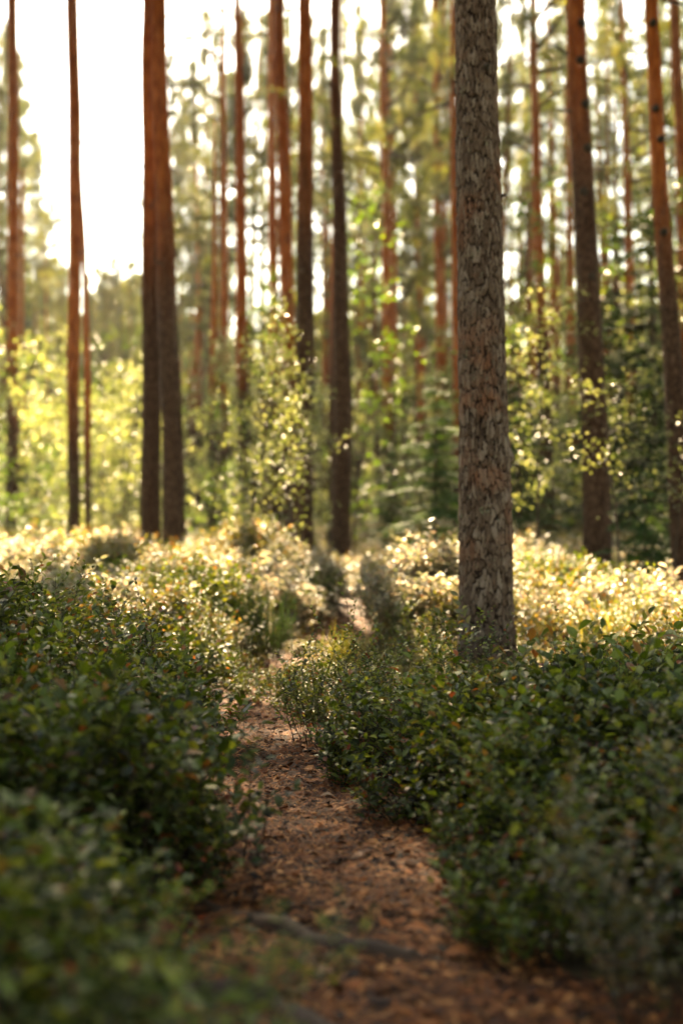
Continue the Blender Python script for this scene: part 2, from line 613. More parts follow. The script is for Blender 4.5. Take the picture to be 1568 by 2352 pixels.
# ------------------------------------------------------------------ shrub meshes
def shrub_parts(h=.34, r=.13, stems=7, twigs=5, L=.022, W=.0125, spacing=.013, bare=.25, droop=0., seed=0, uptilt=.5):
    rn = np.random.default_rng(seed)
    st, lv = MB(), MB()
    for s in range(stems):
        az = rn.uniform(0, 2 * math.pi)
        base = np.array([math.cos(az), math.sin(az), 0]) * rn.uniform(0, r * .45)
        lean = rn.uniform(.1, .55)
        d = np.array([math.cos(az) * lean, math.sin(az) * lean, 1.0])
        d /= np.linalg.norm(d)
        H = h * rn.uniform(.7, 1.05)
        pts = [base - np.array([0, 0, .03])]
        p = base.copy()
        n = 5
        for i in range(n):
            d = d + rn.normal(0, .14, 3)
            d /= np.linalg.norm(d)
            p = p + d * H / n
            pts.append(p.copy())
        st.tube(pts, np.linspace(.0022, .0009, n + 1), 3, rn.uniform(.2, .9))
        for k in range(twigs):
            q = rn.uniform(bare, .98)
            ii = min(int(q * n), n - 1)
            o = pts[ii] + (pts[ii + 1] - pts[ii]) * (q * n - ii)
            a2 = rn.uniform(0, 2 * math.pi)
            td = np.array([math.cos(a2), math.sin(a2), rn.uniform(.2, 1.3)])
            td /= np.linalg.norm(td)
            TL = rn.uniform(.05, .13) * (h / .34)
            tp = [o]
            m = 3
            for j in range(m):
                td = td + rn.normal(0, .2, 3) + np.array([0, 0, .12 - droop])
                td /= np.linalg.norm(td)
                tp.append(tp[-1] + td * TL / m)
            st.tube(tp, np.linspace(.0012, .0005, m + 1), 3, rn.uniform(.2, .9))
            nl = max(3, int(TL / spacing))
            for j in range(nl + 1):
                u = j / nl * m
                jj = min(int(u), m - 1)
                lp = tp[jj] + (tp[jj + 1] - tp[jj]) * (u - jj)
                sd_ = 1 if j % 2 else -1
                dd, ss, nn = frame(tp[jj + 1] - tp[jj], rn.uniform(-.5, .5))
                ld = dd * rn.uniform(.4, .9) + ss * sd_ * .9 + np.array([0, 0, rn.uniform(-.15, uptilt)])
                sz = rn.uniform(.65, 1.15)
                leaf(lv, lp, ld, L * sz, W * sz * rn.uniform(.9, 1.1), rn.uniform(.05, .3), rn.normal(0, .35),
                     float(np.clip(rn.beta(2, 2.6) if rn.random() > .10 else rn.uniform(.85, 1), 0, 1)), 0, rn.uniform(0, .3))
    return st, lv


def combine(a, b):
    m = MB()
    m.v = a.v + b.v
    m.f = a.f + [[i + a.n for i in f] for f in b.f]
    m.t = a.t + b.t
    m.m = [0] * len(a.f) + [1] * len(b.f)
    m.n = a.n + b.n
    return m


def shrub_meshes(tag_, n, mat, seed, **k):
    return [combine(*shrub_parts(seed=seed + i, **k)).mesh('%s_mesh' % tag_, [M['twig'], mat]) for i in range(n)]


BIL = shrub_meshes('bilberry', 6, M['bilberry'], 100, stems=8, twigs=6, L=.036, W=.0215, spacing=.019)
BILL = shrub_meshes('bilberry_low', 4, M['bilberry'], 150, h=.22, bare=.08, stems=6, twigs=5, L=.031, W=.018)
AUT = shrub_meshes('autumn_bilberry', 5, M['bilberry_autumn'], 200, stems=8, twigs=6, L=.025, W=.0145)
LIN = shrub_meshes('lingonberry', 4, M['lingonberry'], 300, h=.26, stems=9, twigs=7, L=.030, W=.020, uptilt=.25)


def grass_mesh(seed, n=70, h=.3, spread=.08):
    rn = np.random.default_rng(seed)
    mb = MB()
    for i in range(n):
        a = rn.uniform(0, 6.28)
        b = np.array([rn.normal(0, spread), rn.normal(0, spread), -.02])
        H = h * rn.uniform(.5, 1.1)
        ln = rn.uniform(.05, .5)
        o = np.array([math.cos(a), math.sin(a), 0])
        s = np.array([-o[1], o[0], 0]) * .0022
        pts = [b + o * ln * H * (t ** 1.8) + np.array([0, 0, H * (t - .25 * ln * t * t)]) for t in (0, .4, .75, 1)]
        v = [pts[0] - s, pts[0] + s, pts[1] - s, pts[1] + s, pts[2] - s * .7, pts[2] + s * .7, pts[3]]
        mb.add(v, [(0, 1, 3, 2), (2, 3, 5, 4), (4, 5, 6)], rn.uniform(0, 1))
    return mb.mesh('grass_tuft_mesh', [M['grass']])


SPR = shrub_meshes('sprig', 3, M['bilberry'], 600, h=.52, r=.08, stems=3, twigs=7, bare=.45, L=.028, W=.016) + shrub_meshes('sprig', 2, M['bilberry_autumn'], 620, h=.50, r=.08, stems=3, twigs=6, bare=.45, L=.026, W=.015)
GRS = [grass_mesh(400 + i) for i in range(4)]


def litter_mesh(seed, rad=.16, needles=170, chips=52):
    rn = np.random.default_rng(seed)
    mb = MB()
    for i in range(needles):
        a, r = rn.uniform(0, 6.28), rad * math.sqrt(rn.random())
        c = np.array([math.cos(a) * r, math.sin(a) * r, rn.uniform(.002, .012)])
        th = rn.uniform(0, 3.14)
        d = np.array([math.cos(th), math.sin(th), rn.normal(0, .12)])
        s = np.array([-d[1], d[0], 0]) * .0016
        L = rn.uniform(.03, .065) * .5
        bow = np.array([-d[1], d[0], 0]) * rn.normal(0, .004) + np.array([0, 0, rn.uniform(0, .004)])
        v = [c - d * L - s, c - d * L + s, c + bow - s, c + bow + s, c + d * L - s * .4, c + d * L + s * .4]
        mb.add(v, [(0, 1, 3, 2), (2, 3, 5, 4)], rn.beta(2, 2))
    for i in range(chips):
        a, r = rn.uniform(0, 6.28), rad * math.sqrt(rn.random())
        c = np.array([math.cos(a) * r, math.sin(a) * r, rn.uniform(.003, .011)])
        n = 5
        R1 = rn.uniform(.005, .019)
        e = rn.uniform(.45, .9)
        th = rn.uniform(0, 6.28)
        tl = rn.normal(0, .28, 2)
        v = []
        for k in range(n):
            t = 2 * math.pi * k / n + rn.normal(0, .2)
            x, y = R1 * math.cos(t), R1 * e * math.sin(t)
            x, y = x * math.cos(th) - y * math.sin(th), x * math.sin(th) + y * math.cos(th)
            v.append(c + np.array([x, y, x * tl[0] + y * tl[1]]))
        mid = c + np.array([0, 0, rn.uniform(.001, .005)])
        v.append(mid)
        mb.add(v, [(k, (k + 1) % n, n) for k in range(n)], rn.beta(1.6, 1.8))
    return mb.mesh('litter_mesh', [M['needle_litter']])


LIT = [litter_mesh(500 + i) for i in range(7)]


def field(x0, x1, y0, y1, dens):
    n = int((x1 - x0) * (y1 - y0) * dens)
    return rng.uniform(x0, x1, n), rng.uniform(y0, y1, n)


def inview(x, y, margin=1.0):
    return np.abs(x) < .245 * y + margin


# keep clear places: (x, y, r)
CLEAR = [(0.78, 7.6, .16)]


def off_path(x, y, gap):
    w = path_w(y) + gap - .15 * ((y > 6.9) & (y < 9.4)) + .06 * ((y > 2.8) & (y < 6.7) & (x < path_c(y))) + .06 * ((y > 5.2) & (y < 6.7)) + .05 * np.sin(y * 3.1 + (x > path_c(y)) * 2) + .03 * np.sin(y * 9.7 + 2)
    return np.abs(x - path_c(y)) > w


def put(name, meshes, x, y, s0, s1, label, cat, dz=0., tl=.16, clear=True):
    k = np.ones(len(x), bool)
    if clear:
        for cx, cyy, cr in CLEAR:
            k &= (x - cx) ** 2 + (y - cyy) ** 2 > cr ** 2
    x, y = x[k], y[k]
    P = np.stack([x, y, ground(x, y) + dz], -1)
    sc = rng.uniform(s0, s1, len(x)) * (1 + .28 * np.sin(x * 3.7 + 1.3 * np.sin(y * 2.9)) * np.sin(y * 3.3 + x))
    if cat == 'shrubs':
        sc = sc * (1 + smooth((y - 8) / 1.5) * .30 * np.sin(x * 4.9 + 2 * np.sin(y * 1.9 + 1)) * np.sin(y * 2.7 + 1.1 * x + 2))
        low = np.exp(-((x - .65) / .95) ** 2) * smooth((y - 4.6) / .8) * smooth((8.6 - y) / .6)
        low2 = smooth((x + .75) / .3) * smooth((.35 - x) / .3) * smooth((y - 6.6) / .6) * smooth((10.6 - y) / .4)
        sc = sc * (1 - .58 * low) * (1 - .5 * low2)
    return scatter(name, meshes, P, rng.uniform(0, 6.28, len(x)), rng.normal(0, tl, (len(x), 2)), sc, label, cat)


# near thickets
x, y = field(-3.6, 3.6, .9, 8.5, 58)
k = inview(x, y, .9) & off_path(x, y, .06)
k &= ~((y < 1.55) & (x > -.42) & (x < 1.2))
k &= ~((y < 2.2) & (x > -.25) & (x < .9))
h = np.hypot(x - path_c(y), 0)
x, y = x[k], y[k]
left = x < path_c(y)
autumn = (np.sin(x * 1.9 + 2) * np.sin(y * 1.3 + 1) + rng.normal(0, .35, len(x)) + (y - 6.6) * .55 + 1.6 * smooth((x - .5) / .4) * smooth((3.6 - y) / .8)+ 3. * smooth((x - .5) / .4) * (y < 3.6)) > .35
edge = np.abs(x - path_c(y)) < path_w(y) + .22
put('bilberry_thicket', BIL, x[left & ~autumn & ~edge], y[left & ~autumn & ~edge], .85, 1.2,
    'dense green bilberry thicket along the left side of the path', 'shrubs')
put('bilberry_thicket', BIL, x[~left & ~autumn & ~edge], y[~left & ~autumn & ~edge], .8, 1.12,
    'dark green bilberry thicket along the right side of the path', 'shrubs')
put('bilberry_fringe', BILL, x[~autumn & edge], y[~autumn & edge], .7, 1.2,
    'low bilberry fringe overhanging both path edges', 'shrubs')
put('autumn_bilberry_patch', AUT, x[autumn], y[autumn], .75, 1.05,
    'rusty yellow bilberry patches mixed among the green shrubs', 'shrubs')
x, y = field(-3.6, 3.6, 1.6, 9, 7)
k = inview(x, y, .9) & off_path(x, y, .14) & ~((y < 2.6) & (x > -.5) & (x < .9))
put('bilberry_sprigs', SPR, x[k], y[k], .7, 1.0, 'taller wiry bilberry sprigs standing out of the thickets', 'shrubs')
# middle ground
x, y = field(-5.5, 5.5, 8.5, 16, 50)
k = inview(x, y, 1.0) & off_path(x, y, .13)
x, y = x[k], y[k]
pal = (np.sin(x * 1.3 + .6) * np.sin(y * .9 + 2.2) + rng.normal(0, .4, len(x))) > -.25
pal |= np.hypot(x - .62, y - 9.8) < .9  # pale leaves forced here to carry the sunlit look of the mound
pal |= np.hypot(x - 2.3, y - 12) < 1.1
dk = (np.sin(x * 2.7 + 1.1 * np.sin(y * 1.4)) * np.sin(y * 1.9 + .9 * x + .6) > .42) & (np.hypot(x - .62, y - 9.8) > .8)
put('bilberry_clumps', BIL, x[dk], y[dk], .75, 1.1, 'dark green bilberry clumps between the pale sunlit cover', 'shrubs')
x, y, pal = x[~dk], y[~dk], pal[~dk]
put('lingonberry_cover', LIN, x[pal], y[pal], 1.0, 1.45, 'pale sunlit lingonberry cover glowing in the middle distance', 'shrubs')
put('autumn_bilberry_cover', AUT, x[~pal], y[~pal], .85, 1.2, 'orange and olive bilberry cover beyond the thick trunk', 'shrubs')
x, y = field(-5.5, 5.5, 8.0, 18, 9)
k = inview(x, y, 1.0) & off_path(x, y, .35) & ((np.sin(x * 2.1) * np.sin(y * 1.1 + .5)) > -.1)
put('grass_cover', GRS, x[k], y[k], .8, 1.4, 'yellow green grass tufts among the sunlit shrubs', 'grass')
# far
x, y = field(-16, 16, 16, 52, 17)
k = inview(x, y, 1.5) & (rng.random(len(x)) < np.clip(1.6 - y / 40, .3, 1))
x, y = x[k], y[k]
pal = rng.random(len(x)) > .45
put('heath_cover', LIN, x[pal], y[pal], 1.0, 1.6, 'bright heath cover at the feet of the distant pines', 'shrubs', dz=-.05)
put('heath_undergrowth', AUT, x[~pal], y[~pal], .8, 1.4, 'yellow green undergrowth at the feet of the distant pines', 'shrubs', dz=-.05)
# litter
x, y = field(-1.6, 1.6, .3, 13, 95)
k = ~off_path(x, y, .14)
x, y = x[k], y[k]
put('path_litter', LIT, x, y, .75, 1.25, 'brown pine needles and bark chips covering the footpath', 'litter', dz=.006, tl=.03, clear=False)

# ------------------------------------------------------------------ pines
def value_noise(u, v, pu, seed):
    """value noise periodic in u with period pu (integer)"""
    rn = np.random.default_rng(seed)
    T = rn.random((pu, 4096))
    iu, iv = np.floor(u).astype(int), np.floor(v).astype(int)
    fu, fv = smooth(u - iu), smooth(v - iv)
    g = lambda a, b: T[a % pu, b % 4096]
    return (g(iu, iv) * (1 - fu) + g(iu + 1, iv) * fu) * (1 - fv) + (g(iu, iv + 1) * (1 - fu) + g(iu + 1, iv + 1) * fu) * fv


def tube_mesh(name, pts, rad, sides, mat, hi=None, rough=.03, seed=0, attrs=None, base_flare=True):
    pts = np.asarray(pts, float)
    n = len(pts)
    th = np.arange(sides) / sides * 2 * math.pi
    rn = np.random.default_rng(seed)
    zz = pts[:, 2][:, None] * 1.6
    nz = value_noise(th[None, :] / (2 * math.pi) * 8 + 0 * zz, zz * 1.3 + 50, 8, seed) - .5
    nz2 = value_noise(th[None, :] / (2 * math.pi) * 16 + 0 * zz, zz * 5 + 50, 16, seed + 1) - .5
    rr = rad[:, None] * (1 + nz * rough * 2 + nz2 * rough)
    V = np.stack([pts[:, 0][:, None] + np.cos(th) * rr, pts[:, 1][:, None] + np.sin(th) * rr, pts[:, 2][:, None] + 0 * rr], -1).reshape(-1, 3)
    i = np.arange((n - 1) * sides)
    r, c = i // sides, i % sides
    Fq = np.stack([r * sides + c, r * sides + (c + 1) % sides, (r + 1) * sides + (c + 1) % sides, (r + 1) * sides + c], -1)
    me = bpy.data.meshes.new(name)
    me.from_pydata(V.tolist(), [], Fq.tolist())
    me.polygons.foreach_set('use_smooth', np.ones(len(me.polygons), dtype=bool))
    me.materials.append(mat)
    if hi is not None:
        a = me.attributes.new('hi', 'FLOAT', 'POINT')
        hv = np.clip(hi[:, None] + nz * .5 * np.sin(np.clip(hi, 0, 1) * math.pi)[:, None], 0, 1)
        a.data.foreach_set('value', hv.astype(np.float32).reshape(-1))
    me.update()
    return me


def crown_mesh(seed, H=6.5, Rm=1.9, nb=34, tufts=17, dens=13, nl=.10, clump=1., nw=.014, flat=.55):
    """pine crown, base at z=0: upswept limbs carrying needle tufts"""
    rn = np.random.default_rng(seed)
    mb = MB()
    for b in range(nb):
        q = (b + rn.random()) / nb
        z = H * (q ** .9)
        az = rn.uniform(0, 6.28)
        Lb = Rm * (math.sin(min(1, .25 + q * 1.1) * math.pi) ** .6 * .9 + .12) * rn.uniform(.6, 1.15)
        if q > .93:
            Lb *= .5
        d = np.array([math.cos(az), math.sin(az), rn.uniform(-.15, .45) + q * .4])
        d /= np.linalg.norm(d)
        pts = [np.array([0, 0, z])]
        for i in range(5):
            d = d + rn.normal(0, .12, 3) + np.array([0, 0, .06])
            d /= np.linalg.norm(d)
            pts.append(pts[-1] + d * Lb / 5)
        mb.tube(pts, np.linspace(.035, .008, 6), 4, .5, 1)
        for k in range(tufts):
            u = (.25 + .75 * rn.random() ** .7) * 5
            j = min(int(u), 4)
            c = pts[j] + (pts[j + 1] - pts[j]) * (u - j) + rn.normal(0, (.13 + .06 * Lb) * clump, 3) * np.array([1, 1, flat])
            tt = rn.beta(2, 2)
            dir0 = np.array([d[0], d[1], .5]) + rn.normal(0, .4, 3)
            for m in range(dens):
                nd = dir0 * .5 + rn.normal(0, .8, 3)
                leaf_small(mb, c + rn.normal(0, .05, 3), nd, nl * rn.uniform(.7, 1.2), nw, rn.uniform(0, 3), tt, 0)
    return mb.mesh('pine_crown_mesh', [M['pine'], M['twig']])


CROWN = [crown_mesh(700 + i, H=6.0 + i * .5, Rm=1.7 + .15 * i, nb=30 + 3 * i) for i in range(5)]
CROWN_DENSE = [crown_mesh(720 + i, H=6.3, Rm=2.4, nb=62, tufts=22, dens=24, nl=.13, nw=.022) for i in range(3)]  # crowns above the frame, thickened and widened to shade the foreground
CROWN_FAR = [crown_mesh(760 + i, H=6.3, Rm=1.9, nb=26, tufts=14, dens=28, nl=.13, clump=.65, nw=.02, flat=.3) for i in range(4)]
CROWN_SPARSE = [crown_mesh(740 + i, H=5.5, Rm=1.5, nb=16, tufts=13, dens=11) for i in range(3)]


def stub_obj(parent, p, d, L, r, mat, seed, name='branch_stub'):
    rn = np.random.default_rng(seed)
    mb = MB()
    d = np.asarray(d, float)
    pts = [np.asarray(p, float)]
    for i in range(4):
        d = d + rn.normal(0, .1, 3)
        d /= np.linalg.norm(d)
        pts.append(pts[-1] + d * L / 4)
    mb.tube(pts, np.linspace(r, r * .35, 5), 6, .3)
    return mb.build(name, [mat], parent, True)


def pine(px_pts, Y, label, group, top=15., hi0=3.5, hi1=6.5, mat='pine_bark', crown=None, crown_z=9.5, crown_s=1., stubs=9, seed=0, sides=18, name='pine_tree'):
    """px_pts: (px, py, width px) from the foot up; the stem is carried on above the frame"""
    W = [at(a, b, Y) for a, b, c in px_pts]
    rd = [pxw(c * 1.04 + 1.6, Y) / 2 for a, b, c in px_pts]
    z = np.array([w.z for w in W])
    xx = np.array([w.x for w in W])
    rd = np.array(rd)
    gz = float(ground(xx[0], Y))
    # slope above the last picture point
    sl = (xx[-1] - xx[0]) / max(z[-1] - z[0], .5)
    zs = np.concatenate([[gz - .12, gz + .02], np.arange(gz + .15, top, .3), [top]])
    X = np.interp(zs, z, xx)
    X = np.where(zs > z[-1], xx[-1] + (zs - z[-1]) * sl * .6, X)
    Rr = np.interp(zs, z, rd)
    Rr = np.where(zs > z[-1], rd[-1] * np.clip(1 - (zs - z[-1]) / (top - z[-1] + .5) * .85, .12, 1), Rr)
    Rr = Rr * (1 + .28 * np.exp(-(zs - gz) / .18))
    root = empty(name, (xx[0], Y, gz), label, 'tree', group)
    rn = np.random.default_rng(seed + 5)
    wob = Rr * (.10 * np.sin(zs * .9 + seed) + .06 * np.sin(zs * 2.1 + seed * 2))
    pts = np.stack([X - xx[0] + wob, 0 * zs + .01 * np.sin(zs * 1.7 + seed), zs - gz], -1)
    hi = smooth((zs - hi0) / (hi1 - hi0))
    me = tube_mesh('trunk', pts, Rr, sides, M[mat], hi, .045, seed)
    link(bpy.data.objects.new('trunk', me), root)
    for s in range(stubs):
        q = rn.uniform(.18, .62) * (top - gz)
        i = np.searchsorted(pts[:, 2], q)
        i = min(i, len(pts) - 2)
        a = rn.uniform(0, 6.28)
        o = np.array([math.cos(a), math.sin(a), rn.uniform(-.1, .35)])
        stub_obj(root, pts[i] + o * Rr[i] * .7, o, rn.uniform(.06, .35) + Rr[i] * .4, .006 + rn.random() * .012, M['twig'], seed * 31 + s)
    if crown:
        cm = crown[seed % len(crown)]
        co = bpy.data.objects.new('crown', cm)
        i = min(np.searchsorted(pts[:, 2], crown_z - gz), len(pts) - 1)
        co.location = (pts[i][0], pts[i][1], crown_z - gz)
        co.rotation_euler = (0, 0, rn.uniform(0, 6.28))
        Hc = (top - crown_z)
        co.scale = (crown_s, crown_s, max(.5, (Hc + .6) / 6.5))
        link(co, root)
    return root


GP = 'pine trunks rising behind the path'
pine([(28, 1225, 27), (30, 900, 25), (31, 500, 23), (30, 0, 21)], 26, 'leftmost slim orange pine trunk near the left edge', GP, 17, 2.0, 4.5, crown=CROWN, crown_z=11, seed=1)
orange_tree = pine([(171, 1250, 26), (169, 1000, 25), (173, 500, 29), (168, 0, 25)], 23, 'orange pine trunk with a thin leaning stem close on its right', GP, 16, 1.8, 3.6, crown=CROWN_DENSE, crown_z=9.8, crown_s=1.3, seed=2)
pine([(203, 1255, 13), (202, 900, 14), (193, 560, 9), (184, 430, 7), (176, 0, 5)], 24, 'thin stem leaning onto the orange trunk left of the open sky', GP, 11, 1.5, 3, crown=None, seed=3, stubs=2, sides=10)
pair_tree = pine([(350, 1245, 43), (347, 900, 41), (344, 500, 37), (349, 0, 36)], 19.5, 'straight brown pine trunk, left one of the touching pair', GP, 16, 3.6, 6.5, crown=CROWN_DENSE, crown_z=10.0, crown_s=1.6, seed=4)
lean_tree = pine([(403, 1262, 50), (390, 900, 43), (378, 500, 37), (364, 0, 33)], 18.5, 'grey brown pine trunk leaning left, right one of the touching pair', GP, 16, 3.2, 6.5, crown=CROWN_DENSE, crown_z=10.0, crown_s=1.6, seed=5)
pine([(517, 1200, 17), (516, 700, 16), (513, 300, 12), (513, 0, 9)], 34, 'very slim bumpy pine stem right of the touching pair', GP, 16, 2.5, 4.5, crown=CROWN_SPARSE, crown_z=8.5, seed=6, stubs=9)
pine([(561, 1200, 22), (555, 750, 22), (551, 400, 18), (546, 0, 13)], 28, 'slim rusty pine trunk standing behind the bright sapling', GP, 17, 3, 5, crown=CROWN_SPARSE, crown_z=11, seed=7)
pine([(631, 1205, 22), (629, 800, 21), (625, 400, 17), (624, 0, 14)], 30, 'slim dark orange pine trunk, left of three close trunks', GP, 17, 3, 5, crown=CROWN_SPARSE, crown_z=11, seed=8)
pine([(669, 1215, 33), (661, 800, 31), (652, 400, 27), (640, 0, 22)], 24, 'orange pine trunk in the middle of three close trunks', GP, 16, 2.6, 4.5, crown=CROWN_SPARSE, crown_z=11.5, seed=9)
dark_tree = pine([(697, 1245, 46), (698, 900, 40), (700, 400, 31), (702, 0, 26)], 18.5, 'dark brown pine trunk, right of three close trunks', GP, 16, 4.2, 7, crown=CROWN_DENSE, crown_z=10., crown_s=1.25, seed=10)
mid_tree = pine([(786, 1228, 40), (785, 900, 38), (779, 500, 29), (767, 0, 17)], 20, 'dark pine trunk tapering upward at the middle of the view', GP, 16, 5.5, 9, 'dark_bark', crown=CROWN_DENSE, crown_z=10., crown_s=1.25, seed=11)
pine([(769, 1215, 20), (766, 800, 20), (772, 500, 14), (775, 0, 10)], 25, 'thin brown trunk half hidden behind the dark middle trunk', GP, 15, 3, 6, crown=None, seed=12)
pine([(893, 1205, 20), (888, 700, 19), (882, 350, 15), (878, 0, 12)], 33, 'slim red pine trunk between the middle and the thick trunk', GP, 17, 2.5, 4.5, crown=CROWN_FAR, crown_z=7.6, seed=13, stubs=8)
pine([(968, 1190, 12), (962, 700, 12), (955, 350, 9), (950, 0, 6)], 44, 'faint thin pine stem left of the thick trunk', GP, 17, 3, 5, crown=CROWN_FAR, crown_z=8.0, seed=14)
pine([(1014, 1190, 22), (1010, 700, 21), (1003, 300, 16), (998, 0, 11)], 37, 'slim orange pine trunk just left of the thick trunk', GP, 18, 3, 5, crown=CROWN_FAR, crown_z=7.4, seed=15)
pine([(1052, 1190, 18), (1046, 600, 16), (1040, 200, 13), (1038, 0, 12)], 31, 'slim orange trunk peeping out from behind the thick trunk', GP, 18, 2, 4, crown=CROWN_FAR, crown_z=7.8, seed=16)
pine([(1258, 1192, 31), (1248, 900, 26), (1234, 450, 19), (1222, 0, 13)], 27, 'slim dark pine trunk right of the thick trunk', GP, 17, 4.0, 6, crown=CROWN_FAR, crown_z=7.6, seed=17)
knotty = pine([(1372, 1232, 62), (1358, 900, 56), (1340, 500, 48), (1323, 0, 40)], 15.5, 'second thickest pine trunk, dark brown with round knots', GP, 16, 4.3, 7, crown=CROWN_DENSE, crown_z=7.6, crown_s=1.3, seed=18)
pine([(1451, 1200, 20), (1447, 700, 18), (1438, 400, 15), (1427, 0, 9)], 33, 'thin rusty pine stem between the two right hand trunks', GP, 17, 3, 5, crown=CROWN_FAR, crown_z=7.2, seed=19)
edge_tree = pine([(1565, 1345, 46), (1547, 900, 42), (1519, 450, 33), (1492, 0, 27)], 13.5, 'red brown pine trunk leaning left near the right edge', GP, 15, 2.8, 4.6, crown=CROWN_DENSE, crown_z=7.2, crown_s=1.3, seed=20)
pine([(1585, 1190, 26), (1568, 600, 24), (1560, 300, 22), (1548, 0, 20)], 25, 'rusty pine trunk cut by the right edge of the view', GP, 17, 3, 5, crown=CROWN, crown_z=11, seed=21)
pine([(1322, 1195, 17), (1312, 850, 16), (1308, 500, 12), (1300, 200, 9)], 35, 'thin orange stem just left of the knotty dark trunk', GP, 12, 2, 4, crown=CROWN_SPARSE, crown_z=8, seed=22)
pine([(1392, 1190, 12), (1387, 800, 12), (1380, 500, 10), (1370, 200, 8)], 40, 'thin stem peeping out right of the knotty dark trunk', GP, 14, 2, 4, crown=CROWN_SPARSE, crown_z=9, seed=23)
pine([(52, 1200, 12), (50, 700, 11), (52, 400, 8)], 44, 'thin bright orange stem just right of the leftmost trunk', GP, 12, 1, 3, crown=CROWN_SPARSE, crown_z=8, seed=24)
pine([(488, 1195, 20), (490, 900, 18), (492, 750, 14)], 36, 'faint brown trunk behind the left of the bright sapling', GP, 12, 3, 6, crown=CROWN_SPARSE, crown_z=8, seed=25)
pine([(1222, 1190, 9), (1222, 900, 9), (1220, 700, 7)], 48, 'pale far stem beside the slim dark pine', GP, 13, 3, 6, crown=CROWN_SPARSE, crown_z=7, seed=26)

def bough_mesh(seed, L=.9):
    rn = np.random.default_rng(seed)
    mb = MB()
    d = np.array([1, 0, .12])
    pts = [np.zeros(3)]
    for i in range(6):
        d = d + rn.normal(0, .13, 3)
        d /= np.linalg.norm(d)
        pts.append(pts[-1] + d * L / 6)
    mb.tube(pts, np.linspace(.016, .004, 7), 5, .4, 1)
    for k in range(13):
        u = (.35 + .65 * rn.random()) * 6
        j = min(int(u), 5)
        c0 = pts[j] + (pts[j + 1] - pts[j]) * (u - j)
        c = c0 + rn.normal(0, .10, 3) * np.array([1, 1, .6])
        mb.tube([c0, c], [.004, .002], 3, .4, 1)
        tt_ = rn.beta(2, 2)
        for m in range(26):
            leaf_small(mb, c + rn.normal(0, .02, 3), rn.normal(0, .8, 3) + d * .5, rn.uniform(.05, .08), .008, rn.uniform(0, 3), tt_, 0)
    return mb.mesh('branch', [M['pine'], M['twig']])


BOUGH = [bough_mesh(950 + i) for i in range(4)]


def boughs(tree, Y, spots):
    for k, (kx, ky, rz, s_) in enumerate(spots):
        w = at(kx, ky, Y)
        o = bpy.data.objects.new('branch', BOUGH[k % 4])
        o.location = (w.x - tree.location.x, 0, w.z - tree.location.z)
        o.rotation_euler = (k * 1.1, 0, R(rz))
        o.scale = (s_, s_, s_)
        link(o, tree)


boughs(orange_tree, 23, [(160, 208, 170, .75), (176, 95, 30, .5), (172, 18, 200, .7)])
boughs(pair_tree, 19.5, [(338, 350, 185, .45), (336, 465, 170, .35)])
boughs(lean_tree, 18.5, [(372, 330, 5, .7), (368, 200, 20, .9), (366, 110, -20, 1.), (380, 530, 10, .6), (364, 40, 15, 1.)])
boughs(dark_tree, 18.5, [(716, 130, 20, .6), (716, 290, -15, .5), (690, 210, 160, .6)])
boughs(mid_tree, 20, [(770, 70, 10, .8), (775, 230, 170, .6), (782, 330, 15, .8), (775, 130, 200, .7)])
boughs(knotty, 15.5, [(1350, 180, 20, .7), (1310, 130, 165, .6), (1360, 390, 10, .5)])


def knots(tree, Y, spots, r=.02):
    for k, (kx, ky) in enumerate(spots):
        w = at(kx, ky, Y)
        mb = MB()
        c = np.array([w.x - tree.location.x, -.13, w.z - tree.location.z])
        mb.tube([c + np.array([0, .06, 0]), c + np.array([0, .0, 0]), c + np.array([0, -.012, 0]), c + np.array([0, -.014, 0])], [r * 2.2, r * 1.7, r, r * .4], 9, .1)
        mb.build('knot', [M['twig']], tree, True)


knots(knotty, 15.5, [(1331, 60), (1328, 145), (1340, 245), (1345, 345), (1336, 445), (1352, 640)], .026)
knots(edge_tree, 13.5, [(1500, 255), (1512, 325), (1519, 537), (1494, 60)], .017)
w = at(1330, 262, 15.5)
stub_obj(knotty, (w.x - knotty.location.x, 0, w.z - knotty.location.z), (-1, -.1, .08), .32, .022, M['twig'], 3, 'branch')
w = at(1520, 0, 13.5)
stub_obj(edge_tree, (w.x - edge_tree.location.x, 0, w.z - edge_tree.location.z), (1, -.3, -.35), .5, .016, M['twig'], 5, 'branch')

# ------------------------------------------------------------------ the thick trunk
MY = 7.6
foot = at(1117, 1545, MY)
gz = float(ground(foot.x, MY))
mroot = empty('pine_tree', (foot.x, MY, gz), 'thick pine trunk with grey scaly bark in front of all the others', 'tree')
prof = [(1545, 1119, 136), (1480, 1117, 124), (1200, 1113, 119), (900, 1109, 112), (600, 1102, 106), (300, 1095, 100), (0, 1091, 95), (-300, 1086, 90)]
pz = np.array([at(b, a, MY).z - gz for a, b, c in prof])
pxx = np.array([at(b, a, MY).x - foot.x for a, b, c in prof])
pr = np.array([pxw(c, MY) / 2 for a, b, c in prof])
SIDES = 170
zs = np.arange(-.12, 4.7, .0055)
th = np.arange(SIDES) / SIDES
U, Vv = np.meshgrid(th, zs)
